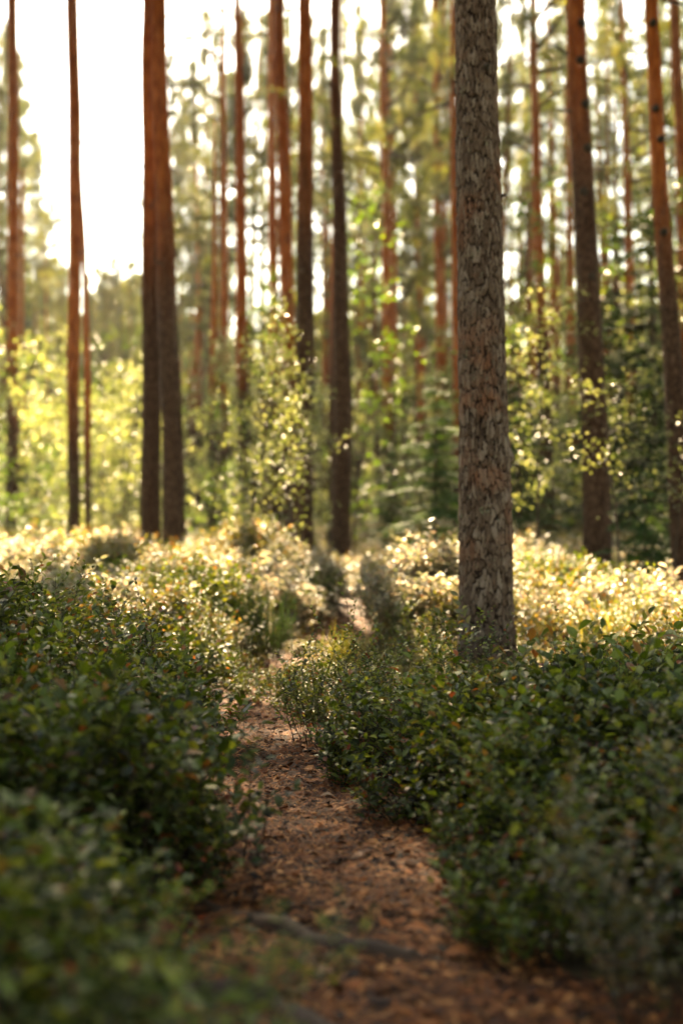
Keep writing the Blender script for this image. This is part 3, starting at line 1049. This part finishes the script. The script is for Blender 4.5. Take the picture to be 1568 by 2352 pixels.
# plate lattice: irregular cells, taller than wide
CU, CVH = 36, .082
wu = (value_noise(U * 12, Vv * 5 + 40, 12, 1) - .5) * 1.3 + (value_noise(U * 44, Vv * 22 + 40, 44, 2) - .5) * .7 + (value_noise(U * 110, Vv * 90 + 40, 110, 21) - .5) * .3
wv = (value_noise(U * 12, Vv * 8 + 40, 12, 3) - .5) * .9 + (value_noise(U * 48, Vv * 30 + 40, 48, 4) - .5) * .5 + (value_noise(U * 110, Vv * 90 + 40, 110, 22) - .5) * .2
cu = U * CU + wu
cv = Vv / CVH + wv + 20
rj = np.random.default_rng(77)
JU, JV, JH, JT = rj.random((CU, 256)), rj.random((CU, 256)), rj.random((CU, 256)), rj.random((CU, 256))
F1 = np.full(U.shape, 9.); F2 = np.full(U.shape, 9.)
hh = np.zeros(U.shape); tt = np.zeros(U.shape); lo_ = np.zeros(U.shape)
for du in (-1, 0, 1):
    for dv in (-1, 0, 1):
        iu = np.floor(cu).astype(int) + du
        iv = np.floor(cv).astype(int) + dv
        a, b = iu % CU, iv % 256
        dx = iu + .1 + .8 * JU[a, b] - cu
        dy = iv + .1 + .8 * JV[a, b] - cv
        d = np.sqrt(dx * dx + dy * dy)
        new = d < F1
        F2 = np.where(new, F1, np.minimum(F2, d))
        hh = np.where(new, JH[a, b], hh)
        tt = np.where(new, JT[a, b], tt)
        lo_ = np.where(new, dy, lo_)
        F1 = np.where(new, d, F1)
e = F2 - F1
crack = smooth((e + .01) / .30)
merge = smooth((value_noise(U * 26, Vv * 24 + 7, 26, 17) - .45) * 4)
crack = np.maximum(crack, merge * .25)
furrow = smooth((value_noise(U * 10 + .6 * wu, Vv * 5 + 9, 10, 9) - .3) * 3)
disp = crack * (.0065 + .008 * hh) + .004 * lo_ * crack + (value_noise(U * 96, Vv * 110 + 3, 96, 5) - .5) * .0032
disp = disp + (value_noise(U * 40, Vv * 30 + 3, 40, 6) - .5) * .004 + .004 * furrow
bulge = .02 * np.exp(-((Vv - (at(1160, 1050, MY).z - gz)) / .05) ** 2) * np.exp(-((U - .98) * 9) ** 2)
disp = disp + bulge
Rr = np.interp(zs, pz[::1], pr)[:, None] * (1 + .40 * np.exp(-(Vv + .05) / .16) * (1 + .35 * np.sin(U * 2 * math.pi * 5 + 1))) - .014 + (value_noise(U * 5, Vv * 1.2 + 3, 5, 8) - .5) * .014
rr = Rr + disp
cx_ = np.interp(zs, pz, pxx)[:, None]
VV = np.stack([cx_ + np.cos(U * 2 * math.pi) * rr, np.sin(U * 2 * math.pi) * rr, Vv], -1).reshape(-1, 3)
n = len(zs)
i = np.arange((n - 1) * SIDES)
r_, c_ = i // SIDES, i % SIDES
FQ = np.stack([r_ * SIDES + c_, r_ * SIDES + (c_ + 1) % SIDES, (r_ + 1) * SIDES + (c_ + 1) % SIDES, (r_ + 1) * SIDES + c_], -1)
me = bpy.data.meshes.new('trunk')
me.from_pydata(VV.tolist(), [], FQ.tolist())
me.polygons.foreach_set('use_smooth', np.ones(len(me.polygons), dtype=bool))
me.materials.append(M['main_bark'])
a = me.attributes.new('crack', 'FLOAT', 'POINT'); a.data.foreach_set('value', crack.astype(np.float32).reshape(-1))
a = me.attributes.new('tint', 'FLOAT', 'POINT'); a.data.foreach_set('value', tt.astype(np.float32).reshape(-1))
a = me.attributes.new('relief', 'FLOAT', 'POINT'); a.data.foreach_set('value', np.clip(disp / .03, 0, 1).astype(np.float32).reshape(-1))
me.update()
link(bpy.data.objects.new('trunk', me), mroot)
zt = np.arange(4.68, 16.5, .3)
Rt = np.clip(pr[-1] * (1 - (zt - 4.68) / 13), .03, 1)
topm = tube_mesh('upper_trunk', np.stack([pxx[-1] - .02 * (zt - 4.68), 0 * zt, zt], -1), Rt, 20, M['pine_bark'], smooth((zt - 4.5) / 2), .04, 3)
link(bpy.data.objects.new('upper_trunk', topm), mroot)
co = bpy.data.objects.new('crown', CROWN[2]); co.location = (pxx[-1] - .1, 0, 10.5); link(co, mroot)


def plate_mesh(seed):
    rn = np.random.default_rng(seed)
    mb = MB()
    n = 9
    out_, top_ = [], []
    sx, sz = rn.uniform(.006, .012), rn.uniform(.020, .042)
    for k in range(n):
        t = 2 * math.pi * k / n
        q = rn.uniform(.55, 1.2)
        x, z = sx * q * math.cos(t), sz * q * math.sin(t)
        out_.append((x * 1.12, .006, z * 1.08))
        top_.append((x * .9, -.0035 - rn.random() * .0015 + abs(x) * .08, z * .92))
    v = out_ + top_ + [(rn.normal(0, .002), -.0055, rn.normal(0, .004))]
    f = [(k, (k + 1) % n, n + (k + 1) % n, n + k) for k in range(n)] + [(n + k, n + (k + 1) % n, 2 * n) for k in range(n)]
    mb.add(v, f, rn.uniform(.05, .5))
    return mb


def with_crack(mb, name):
    m = mb.mesh(name, [M['main_bark']])
    a_ = m.attributes.new('crack', 'FLOAT', 'POINT')
    a_.data.foreach_set('value', np.full(len(m.vertices), .85, dtype=np.float32))
    return m


PLATE = [with_crack(plate_mesh(900 + i), 'bark_plate') for i in range(12)]
placed = []
rp = np.random.default_rng(31)
tries = 0
while len(placed) < 290 and tries < 6000:
    tries += 1
    zc = rp.uniform(.05, 4.05)
    ang = rp.uniform(math.pi * 1.02, math.pi * 1.98)
    if any(abs(zc - q[0]) < .052 and abs(ang - q[1]) < .26 for q in placed):
        continue
    placed.append((zc, ang))
    iz = int((zc + .12) / .0055)
    ia = int(ang / (2 * math.pi) * SIDES) % SIDES
    rad = float(rr[iz, ia])
    o = bpy.data.objects.new('bark_plate', PLATE[rp.integers(0, 12)])
    o.location = (float(np.interp(zc, pz, pxx)) + math.cos(ang) * rad, math.sin(ang) * rad, zc)
    o.rotation_euler = (rp.normal(0, .07), rp.normal(0, .15), ang + math.pi / 2 + rp.normal(0, .1))
    s_ = rp.uniform(.75, 1.2)
    o.scale = (s_, .7, s_ * rp.uniform(.8, 1.2))
    link(o, mroot)
for (sx, sy, dx, L_, r_s) in ((1050, 190, -1, .045, .010), (1053, 1125, -1, .05, .010), (1166, 1050, 1, .035, .016), (1158, 450, 1, .03, .012), (1110, 172, 0, .03, .02)):
    w = at(sx, sy, MY)
    p0 = np.array([w.x - foot.x - dx * .02, -.13 if dx == 0 else -.01, w.z - gz])
    stub_obj(mroot, p0, (dx if dx else .2, -.2 if dx else -1, .1), L_, r_s, M['twig'], sx)

# ------------------------------------------------------------------ far pines
fm = []
for i in range(4):
    Hh = 15 + i
    zz_ = np.arange(-.3, Hh, .5)
    rr_ = np.interp(zz_, [0, Hh], [.13, .025])
    p_ = np.stack([.08 * np.sin(zz_ * .3 + i), .05 * np.sin(zz_ * .23 + i), zz_], -1)
    fm.append((tube_mesh('trunk', p_, rr_ * .9, 10, M['pine_bark' if i == 0 else 'dark_bark'], smooth((zz_ - 3) / 3), .05, 60 + i), Hh))
rf = np.random.default_rng(12)
GF = 'distant pines of the wood'
MARKS = [(28, 'leftmost trunk'), (170, 'thin leaning stem'), (375, 'touching trunk pair'), (517, 'very slim bumpy stem'), (665, 'three close trunks'),
         (785, 'dark middle trunk'), (888, 'slim red pine'), (1105, 'thick trunk'), (1245, 'slim dark pine'), (1355, 'knotty dark trunk'), (1525, 'right edge trunk')]
ORD = ['leftmost', 'second', 'third', 'fourth', 'fifth', 'sixth', 'seventh', 'eighth', 'ninth', 'tenth', 'eleventh', 'twelfth', 'thirteenth', 'fourteenth', 'fifteenth', 'sixteenth', 'seventeenth', 'eighteenth', 'nineteenth', 'twentieth', 'twenty first', 'twenty second', 'twenty third', 'twenty fourth']
pending = []


def later(o, px, what):
    pending.append((what, px, o))


def name_pending():
    """label the look-alikes by the gap between trunks they stand in, counted from the left"""
    gaps = {}
    for what, px, o in pending:
        g = sum(px > m[0] for m in MARKS)
        gaps.setdefault((what, g), []).append((px, o))
    for (what, g), L in gaps.items():
        L.sort(key=lambda q: q[0])
        n_ = len(L)
        for k, (px, o) in enumerate(L):
            if g == 0:
                w = 'left of the leftmost trunk'
            elif g == len(MARKS):
                w = 'right of the right edge trunk'
            else:
                w = 'right of the ' + MARKS[g - 1][1]
            od = 'only' if n_ == 1 else (ORD[k] if k < len(ORD) else 'last')
            o['label'] = '%s %s in the gap %s' % (od, what, w)


def far_pine(px, y, H, sparse=False, ch=.5):
    x = float(at(px, 1200, y).x)
    me_, Hh = fm[rf.integers(0, 4)]
    g = float(ground(x, y))
    r = empty('pine_tree', (x, y, g), 'distant pine', 'tree', GF)
    later(r, px, 'blurred far pine' if not sparse else 'thin crowned far pine')
    s = H / Hh
    t = bpy.data.objects.new('trunk', me_)
    t.scale = (rf.uniform(.7, 1.1) * s, rf.uniform(.7, 1.1) * s, s)
    t.rotation_euler = (rf.normal(0, .012), rf.normal(0, .012), 0)
    link(t, r)
    c = bpy.data.objects.new('crown', (CROWN_SPARSE if sparse else CROWN_FAR)[rf.integers(0, 3)])
    hc = H * ch
    c.location = (0, 0, H - hc)
    c.scale = (rf.uniform(.8, 1.2), rf.uniform(.8, 1.2), hc / 6.6)
    c.rotation_euler = (0, 0, rf.uniform(0, 6.28))
    link(c, r)


for px in np.arange(48, 345, 15):
    Yf = rf.uniform(62, 80)
    H = .85 + (1215 - rf.uniform(500, 700)) / F * Yf
    far_pine(px, Yf, max(H - float(ground(0, Yf)), 4), False, .75)
for px in np.arange(-260, 1840, 27):
    Yf = rf.uniform(38, 66)
    if 45 < px < 345:
        Yf = rf.uniform(60, 72)
        H = .85 + (1215 - rf.uniform(560, 760)) / F * Yf
        far_pine(px, Yf, max(H - float(ground(0, Yf)), 4), False, .7)
    elif px <= 45:
        far_pine(px, Yf, rf.uniform(.33, .40) * Yf, False, rf.uniform(.5, .75))
    elif px < 520:
        Yf = rf.uniform(45, 66)
        far_pine(px, Yf, rf.uniform(.33, .42) * Yf, rf.random() < .15, rf.uniform(.5, .75))
        far_pine(px + 12, Yf + 6, rf.uniform(.22, .34) * Yf, False, rf.uniform(.5, .75))
    else:
        far_pine(px, Yf, rf.uniform(.33, .43) * Yf, rf.random() < .15, rf.uniform(.5, .8))
for px in (8, 48, 75, 104):
    far_pine(px, 58, (.36, .34, .29, .23)[(8, 48, 75, 104).index(px)] * 58, False, .6)
for px in np.arange(560, 1840, 66):
    Yf = rf.uniform(30, 52)
    far_pine(px + rf.uniform(-12, 12), Yf, rf.uniform(.34, .46) * Yf, rf.random() < .2, rf.uniform(.4, .65))

# far-off wood that reads as one mass
x = rf.uniform(-42, 42, 520); y = rf.uniform(70, 120, 520)
k = (np.abs(x) < .3 * y + 5)
x, y = x[k], y[k]
gap = (x / y * F + 784 > 40) & (x / y * F + 784 < 345)
sc = np.where(gap, rf.uniform(1.7, 2.3, len(x)), rf.uniform(1.5, 2.6, len(x)))
scatter('distant_wood', CROWN_FAR, np.stack([x, y, ground(x, y) - .5], -1), rf.uniform(0, 6.28, len(x)), np.zeros((len(x), 2)), sc,
        'hazy mass of far trees closing the view between the trunks', 'woods')


# the same wood, unseen beside and behind the viewpoint, added for foreground shade
def whole_pine(i):
    mb_ = MB()
    src_ = CROWN_DENSE[i]
    vv = np.array([v.co[:] for v in src_.vertices])
    vv = vv * np.array([1.35, 1.35, 1.2]) + np.array([0, 0, 7.6])
    tn = [d.value for d in src_.attributes['tint'].data]
    mb_.v.append(vv)
    mb_.f = [list(p.vertices) for p in src_.polygons]
    mb_.t = tn
    mb_.m = [p.material_index for p in src_.polygons]
    mb_.n = len(vv)
    mb_.tube([(0, 0, -.3), (0, 0, 4), (.1, 0, 9), (.05, 0, 14.5)], [.16, .14, .10, .03], 10, .5, 2)
    return mb_.mesh('whole_pine_mesh', [M['pine'], M['twig'], M['twig']])


x = rf.uniform(-26, 26, 620); y = rf.uniform(-24, 30, 620)
k = (np.abs(x) > np.maximum(.245 * y, 0) + 2.6) | (y < -2.5)
k &= ~((y > 9) & (x < 0) & (x > -.245 * y - 4.2))
x, y = x[k], y[k]
keep = []
for j in range(len(x)):
    if all((x[j] - x[q]) ** 2 + (y[j] - y[q]) ** 2 > 3.7 ** 2 for q in keep):
        keep.append(j)
x, y = x[keep], y[keep]
scatter('surrounding_wood', [whole_pine(i) for i in range(3)], np.stack([x, y, ground(x, y)], -1), rf.uniform(0, 6.28, len(x)),
        np.zeros((len(x), 2)), rf.uniform(.9, 1.2, len(x)), 'the same pine wood unseen beside and behind the viewpoint, added for foreground shade', 'woods')


# ------------------------------------------------------------------ broadleaf saplings, spruces
def sapling_mesh(seed, H=2.6, R_=.8, nb=22, L=.045, mat='birch', low=.12, per=26, bend=0., size=1.):
    rn = np.random.default_rng(seed)
    st, lv = MB(), MB()
    pts = [np.array([0, 0, -.05])]
    d = np.array([bend, 0, 1.0])
    n = 9
    for i in range(n):
        d = d + rn.normal(0, .05, 3)
        d /= np.linalg.norm(d)
        pts.append(pts[-1] + d * H / n)
    st.tube(pts, np.linspace(.017, .003, n + 1) * size, 6, .5)
    for b in range(nb):
        q = low + (1 - low) * (b + rn.random()) / nb
        u = q * n
        j = min(int(u), n - 1)
        o = pts[j] + (pts[j + 1] - pts[j]) * (u - j)
        az = rn.uniform(0, 6.28)
        Lb = R_ * (1.15 - q) ** .6 * rn.uniform(.5, 1.1) + .1
        d = np.array([math.cos(az), math.sin(az), rn.uniform(.2, .8)])
        d /= np.linalg.norm(d)
        bp = [o]
        for i in range(5):
            d = d + rn.normal(0, .13, 3) - np.array([0, 0, .05])
            d /= np.linalg.norm(d)
            bp.append(bp[-1] + d * Lb / 5)
        st.tube(bp, np.linspace(.006, .0015, 6) * size, 4, .5)
        for k in range(per):
            u2 = (.15 + .85 * rn.random()) * 5
            jj = min(int(u2), 4)
            c = bp[jj] + (bp[jj + 1] - bp[jj]) * (u2 - jj) + rn.normal(0, .055 * size, 3)
            ld = np.array([rn.normal(), rn.normal(), rn.uniform(-.9, .4)])
            leaf_small(lv, c, ld, L * rn.uniform(.7, 1.2), L * .75 * rn.uniform(.8, 1.1), rn.uniform(0, 3.1), rn.beta(2, 2))
    return st.mesh('stem', [M['twig']]), lv.mesh('foliage', [M[mat]])


def sapling(name, meshes, px, Y, label, cat='sapling', group=None, s=1., rz=0., x=None):
    X = at(px, 1200, Y).x if x is None else x
    r = empty(name, (X, Y, float(ground(X, Y))), label, cat, group, rz)
    r.scale = (s, s, s)
    link(bpy.data.objects.new('stem', meshes[0]), r)
    link(bpy.data.objects.new('foliage', meshes[1]), r)
    if group and group.startswith(('pale birch', 'bright under')):
        later(r, px, label)
    return r


SA = sapling_mesh(801, 2.15, .72, 40, .036, 'birch', .1, 60)
SB = sapling_mesh(802, 3.3, .8, 34, .038, 'birch', .3, 40)
SC = sapling_mesh(803, 2.1, .9, 12, .034, 'birch', .45, 36)
SD = sapling_mesh(804, 2.2, .8, 22, .05, 'birch_dark', .1, 30)
sapling('birch_sapling', SA, 580, 13.4, 'bright leafy birch sapling before the three close trunks', s=1.1)
sapling('birch_sapling', SC, 660, 14.6, 'sparse drooping sapling in front of the dark brown trunk', rz=2.2)
sapling('birch_sapling', SB, 1235, 15.5, 'tall light birch sapling right of the thick trunk')
sapling('birch_sapling', SC, 1425, 12.3, 'thin sapling with one bright spray across the knotty trunk', rz=.4)
sapling('birch_sapling', SC, 1540, 12.6, 'thin sapling twig crossing the right edge trunk', rz=3.4)
sapling('alder_bush', SD, 470, 20, 'dark green bush at the foot of the bright sapling', 'bush', s=.75)
sapling('alder_bush', SD, 80, 22, 'green bush between the two leftmost orange trunks', 'bush', s=.9, rz=1)
sapling('alder_bush', SD, -10, 21, 'green bush cut by the left edge of the view', 'bush', s=.95, rz=2)
SE = [sapling_mesh(810 + i, 3.4 + .5 * i, 1.3, 26, .075, 'birch' if i < 3 else 'birch_dark', .04, 30, size=1.5) for i in range(5)]
rs = np.random.default_rng(5)
GB = 'bright undergrowth bushes behind the trunks'
for i, px in enumerate([90, 110, 140, 230, 250, 290, 300, 340, 215, 265, 120, 325, 240, 280]):
    sapling('birch_bush', SE[i % 3], px, 27 + (i * 3.7) % 9, 'glowing pale birch bush', 'bush', 'pale birch bushes below the open sky', s=1.0 if i % 2 else .85, rz=i * 1.3)
for px in np.arange(-150, 1760, 34):
    Yb = rs.uniform(24, 46)
    if 60 < px < 340:
        Yb = rs.uniform(30, 38)
    sapling('undergrowth_bush', SE[rs.integers(0, 5)], px + rs.uniform(-15, 15), Yb, 'blurred yellow green undergrowth bush', 'bush', GB,
            s=rs.uniform(.7, 1.35), rz=rs.uniform(0, 6.28))


def spruce_mesh(seed, H=2.6, R_=.9, tiers=15, dens=1.):
    rn = np.random.default_rng(seed)
    st, lv = MB(), MB()
    st.tube([(0, 0, -.1), (0, 0, H * .5), (0, 0, H)], [.03 * H / 2.6, .018 * H / 2.6, .004], 6, .5)
    for t in range(tiers):
        q = t / tiers
        z = .08 * H + q * H * .9
        nb = 8 if q < .7 else 5
        for b in range(nb):
            az = rn.uniform(0, 6.28)
            Lb = R_ * (1 - q) ** .85 * rn.uniform(.7, 1.1) + .06
            o = np.array([0, 0, z + rn.normal(0, .03)])
            dr = np.array([math.cos(az), math.sin(az), 0])
            sdv = np.array([-dr[1], dr[0], 0])
            tp = lambda u: o + dr * Lb * u + np.array([0, 0, Lb * (.12 * u - .42 * u * u + .18 * u ** 3)])
            st.tube([tp(0), tp(.5), tp(1)], [.006, .004, .0015], 3, .5)
            nn = int(Lb / .045 * dens) + 3
            for k in range(nn):
                u = (k + .5) / nn
                for sgn in (-1, 1):
                    ll = .22 * Lb * (1 - .6 * u) + .05
                    dv = dr * .6 + sdv * sgn + np.array([0, 0, -.25]) + rn.normal(0, .1, 3)
                    leaf_small(lv, tp(u), dv, ll * rn.uniform(.8, 1.2), .022, rn.uniform(-.5, .5), rn.beta(2, 2))
                    dv2 = dv + rn.normal(0, .35, 3)
                    leaf_small(lv, tp(u), dv2, ll * .7, .018, rn.uniform(-.5, .5) + 1.3, rn.beta(2, 2))
    return st.mesh('trunk', [M['twig']]), lv.mesh('foliage', [M['spruce']])


def spruce(meshes, px, Y, label, s=1., rz=0.):
    X = at(px, 1200, Y).x
    r = empty('spruce_tree', (X, Y, float(ground(X, Y))), label, 'tree', None, rz)
    r.scale = (s, s, s)
    link(bpy.data.objects.new('trunk', meshes[0]), r)
    link(bpy.data.objects.new('foliage', meshes[1]), r)


SP = [spruce_mesh(850, 2.6, .85), spruce_mesh(851, 3.2, 1.1, 18), spruce_mesh(852, 1.4, .7, 10)]
spruce(SP[0], 1000, 18, 'small dark spruce left of the thick trunk', 1.1)
spruce(SP[1], 1190, 21, 'dark spruce half hidden by the thick trunk', 1., 1)
spruce(SP[2], 1480, 14.2, 'low dark spruce between the two right hand trunks', 1.25, 2)
spruce(SP[2], 1395, 13.8, 'little dark spruce at the foot of the knotty trunk', .5, 4)
spruce(SP[1], 1500, 27, 'tall dark spruce behind the right edge trunk', 2.3, 3)
spruce(SP[1], 1420, 34, 'tall dark spruce behind the thin rusty stem', 2.6, 5)
spruce(SP[0], 60, 29, 'dark spruce behind the leftmost trunks', 1.2, 1)
spruce(SP[0], 900, 24, 'dark young spruce behind the slim red pine', .8, 2)

# ------------------------------------------------------------------ single shrubs that can be told apart
def shrub_thing(name, px, py_base, Y, label, mat, x=None, **k):
    X = at(px, 1200, Y).x
    r = empty(name, (X, Y, float(ground(X, Y))), label, 'shrub')
    st, lv = shrub_parts(**k)
    st.build('stems', [M['twig']], r)
    lv.build('leaves', [M[mat]], r)
    return r


shrub_thing('bilberry_shrub', 775, 0, 5.9, 'sharp small leaved bilberry bush on the inside of the path bend', 'bilberry', h=.40, r=.35, stems=22, twigs=8, seed=11)
shrub_thing('bilberry_shrub', 725, 0, 5.6, 'left flank bilberry bush at the bend of the path', 'bilberry', h=.33, r=.3, stems=16, twigs=8, seed=12)
shrub_thing('bilberry_shrub', 800, 0, 5.35, 'dark wiry bilberry bush overhanging the right path edge', 'bilberry', h=.38, r=.35, stems=20, twigs=7, seed=13)
shrub_thing('bilberry_shrub', 880, 0, 5.0, 'grey green bilberry bush with broad leaves right of the path', 'bilberry', h=.32, r=.3, stems=18, twigs=7, L=.03, W=.017, seed=14)
shrub_thing('bilberry_shrub', 875, 0, 5.8, 'tall bilberry sprig rising against the glowing shrubs', 'bilberry', h=.55, r=.12, stems=6, twigs=7, bare=.4, seed=15)
shrub_thing('bilberry_shrub', 1085, 0, 6.0, 'bilberry sprigs crossing the foot of the thick trunk', 'bilberry', h=.50, r=.3, stems=12, twigs=6, bare=.35, seed=16)
shrub_thing('bilberry_shrub', 275, 0, 4.9, 'dark bare topped sprig above the left thicket', 'bilberry_autumn', h=.50, r=.12, stems=5, twigs=6, bare=.4, seed=17)
shrub_thing('bilberry_shrub', 70, 0, 4.9, 'wiry bilberry sprigs rising at the left edge', 'bilberry', h=.50, r=.3, stems=12, twigs=6, bare=.3, seed=18)
shrub_thing('bilberry_shrub', 420, 0, 2.0, 'very blurred bilberry bush nearest on the left of the path', 'bilberry', h=.36, r=.3, stems=14, twigs=7, seed=19)
shrub_thing('bilberry_shrub', 1500, 0, 2.3, 'very blurred reddish shrub nearest at the right edge', 'bilberry_autumn', h=.42, r=.3, stems=14, twigs=7, seed=20)
gX = at(565, 0, 9.0).x


def spiky(name, px, Y, label, h, n, seed):
    X = at(px, 1200, Y).x
    rn = np.random.default_rng(seed)
    r = empty(name, (X, Y, float(ground(X, Y))), label, 'shrub')
    st, lv = MB(), MB()
    for i in range(n):
        a = rn.uniform(0, 6.28)
        ln = rn.uniform(0, .5)
        b = np.array([math.cos(a), math.sin(a), 0]) * rn.uniform(0, .20)
        d = np.array([math.cos(a) * ln, math.sin(a) * ln, 1.])
        d /= np.linalg.norm(d)
        H = h * rn.uniform(.6, 1.1)
        st.tube([b - d * .03, b + d * H * .5, b + d * H], [.003, .002, .001], 3, .4)
        for k in range(46):
            u = .2 + .8 * k / 46
            nd = d * .9 + rn.normal(0, .6, 3)
            leaf_small(lv, b + d * H * u, nd, rn.uniform(.018, .032), .004, rn.uniform(0, 3), rn.beta(2, 2))
    st.build('stems', [M['twig']], r)
    lv.build('needles', [M['spruce']], r)


spiky('juniper_shrub', 545, 8.8, 'dark spiky juniper tuft in the middle of the sunlit cover', .44, 110, 1)
spiky('juniper_shrub', 605, 9.2, 'second dark juniper tuft just right of the first', .40, 80, 2)

# ------------------------------------------------------------------ roots, cone, fallen leaves
def root_thing(pts, rads, label, seed):
    """pts: (px, py) seen on the ground"""
    W = []
    for a, b in pts:
        Y = 3.
        for _ in range(30):
            p = at(a, b, Y)
            g = float(ground(p.x, Y)) + .012
            Y += (p.z - g) * Y / CAM_Z * .7
        p = at(a, b, Y)
        W.append(Vector((p.x, Y, float(ground(p.x, Y)))))
    o = W[len(W) // 2]
    n = 40
    ts = np.linspace(0, len(W) - 1, n)
    P = np.array([[q.x, q.y, q.z] for q in W])
    C = np.stack([np.interp(ts, range(len(W)), P[:, c]) for c in range(3)], -1)
    for _ in range(3):
        C[1:-1] = (C[:-2] + 2 * C[1:-1] + C[2:]) / 4
    rn = np.random.default_rng(seed)
    rad = np.interp(ts, range(len(W)), rads)
    rad = rad * 1.35
    C[:, 2] += rad * .22 + .008 * np.sin(np.arange(n) * .5 + seed)
    C[:, 1] += .010 * np.sin(np.arange(n) * .8 + seed)
    mb = MB()
    mb.tube([c - np.array(o) for c in C], rad * (1 + rn.normal(0, .10, n)), 10, .55)
    ob = mb.build('tree_root', [M['root']], None, True)
    ob.location = o
    tag(ob, label, 'root')
    return o


root_thing([(440, 2075), (520, 2105), (620, 2135), (720, 2165), (850, 2195), (1000, 2210), (1080, 2225)], [.012, .02, .024, .024, .022, .018, .006],
           'dark root crossing the path, the farther of two', 1)
root_thing([(180, 2215), (300, 2245), (430, 2280), (560, 2310), (680, 2350), (800, 2420)], [.014, .024, .03, .03, .028, .02],
           'thick root crossing the bottom left corner, the nearer of two', 2)


def on_ground(px, py):
    Y = 3.
    for _ in range(40):
        p = at(px, py, Y)
        Y += (p.z - float(ground(p.x, Y)) - .014) * Y / CAM_Z * .7
    p = at(px, py, Y)
    return Vector((p.x, Y, float(ground(p.x, Y)) + .014))


def fallen(px, py, L, tint, label, rz, tilt=.2, seed=0):
    p = on_ground(px, py)
    mb = MB()
    n = 8
    rn = np.random.default_rng(seed)
    v, f = [], []
    for i in range(n + 1):
        u = i / n
        w = L * .32 * math.sin(math.pi * min(1, u * .96 + .02)) ** .8 * (1 + rn.normal(0, .06))
        z = L * .12 * math.sin(u * 3.1) + .004
        v += [(L * (u - .5), -w, z + w * .35), (L * (u - .5), 0, z), (L * (u - .5), w, z + w * .3)]
        if i:
            a = 3 * (i - 1)
            f += [(a, a + 3, a + 4, a + 1), (a + 1, a + 4, a + 5, a + 2)]
    mb.add(v, f, tint)
    o = mb.build('fallen_leaf', [M['fallen_leaf']], None, True)
    o.location = p
    o.rotation_euler = (tilt, tilt * .6, rz)
    st = MB()
    st.tube([(-L * .5, 0, .004), (-L * .68, L * .03, .006), (-L * .85, 0, .003)], [.0014, .001, .0008], 4, tint)
    st.build('leaf_stalk', [M['fallen_leaf']], o)
    tag(o, label, 'leaf')


fallen(830, 1975, .055, .95, 'pale pink dry leaf curled in the middle of the path', .5, .15, 1)
fallen(943, 1940, .035, .45, 'small bright orange leaf on the right path edge', 1.3, .5, 2)
fallen(752, 1832, .045, .85, 'pale leaf lying farthest up the path', .1, .12, 3)
fallen(582, 1858, .06, .80, 'long dry leaf against the left path edge', -.2, .1, 4)
fallen(785, 2012, .04, .5, 'rusty leaf just left below the pale pink leaf', 2.1, .2, 5)
fallen(1195, 2178, .06, .78, 'blurred tan leaf in the lower right of the path', .3, .2, 6)
fallen(1165, 2103, .05, .5, 'blurred orange leaf under the right thicket', 1., .3, 7)
fallen(745, 2240, .045, .8, 'blurred pale leaf between the two roots', .6, .3, 8)
fallen(958, 2140, .055, .40, 'yellow brown leaf just beyond the farther root', 0., .25, 9)
fallen(1060, 2200, .07, .42, 'orange leaf at the right end of the farther root', .2, .2, 10)
fallen(265, 1462, .04, .42, 'bright orange leaf standing in the left thicket', 1.4, 1.2, 11)

p = on_ground(598, 1985)
cone = empty('pine_cone', p + Vector((0, 0, .012)), 'small dark pine cone lying at the left path edge', 'cone', None, .5)
cb = MB()
cb.tube([(-.024, 0, 0), (-.01, 0, 0), (.01, 0, 0), (.026, 0, 0)], [.008, .012, .009, .002], 8, .2)
cb.build('cone_core', [M['cone']], cone, True)
sc_ = MB()
for i in range(46):
    u = i / 46
    a = i * 2.4
    rr0 = .012 * math.sin(math.pi * (.15 + .8 * u)) + .002
    c = np.array([-.022 + .046 * u, math.cos(a) * rr0, math.sin(a) * rr0])
    leaf_small(sc_, c, np.array([.5, math.cos(a), math.sin(a)]), .012, .010, 0, (i % 5) / 5)
sc_.build('cone_scales', [M['cone']], cone)

name_pending()

# ------------------------------------------------------------------ air: thin volume added to lift the background like lens flare
HX, HY0, HY1, HZ0, HZ1 = 60., -30., 150., -3., 45.
hv = [(x, y, z) for z in (HZ0, HZ1) for y in (HY0, HY1) for x in (-HX, HX)]
hf = [(0, 2, 3, 1), (4, 5, 7, 6), (0, 1, 5, 4), (2, 6, 7, 3), (0, 4, 6, 2), (1, 3, 7, 5)]
me = bpy.data.meshes.new('haze')
me.from_pydata(hv, [], hf)
hm = bpy.data.materials.new('haze')
hm.use_nodes = True
hm.node_tree.nodes.clear()
ho = hm.node_tree.nodes.new('ShaderNodeOutputMaterial')
pvn = hm.node_tree.nodes.new('ShaderNodeVolumePrincipled')
pvn.inputs['Color'].default_value = (.93, .90, .84, 1)
pvn.inputs['Density'].default_value = FLARE_HAZE
pvn.inputs['Anisotropy'].default_value = .62
hm.node_tree.links.new(pvn.outputs['Volume'], ho.inputs['Volume'])
me.materials.append(hm)
tag(link(bpy.data.objects.new('haze', me)), 'thin added haze standing in for lens flare over the backlit wood', 'haze', kind='stuff')
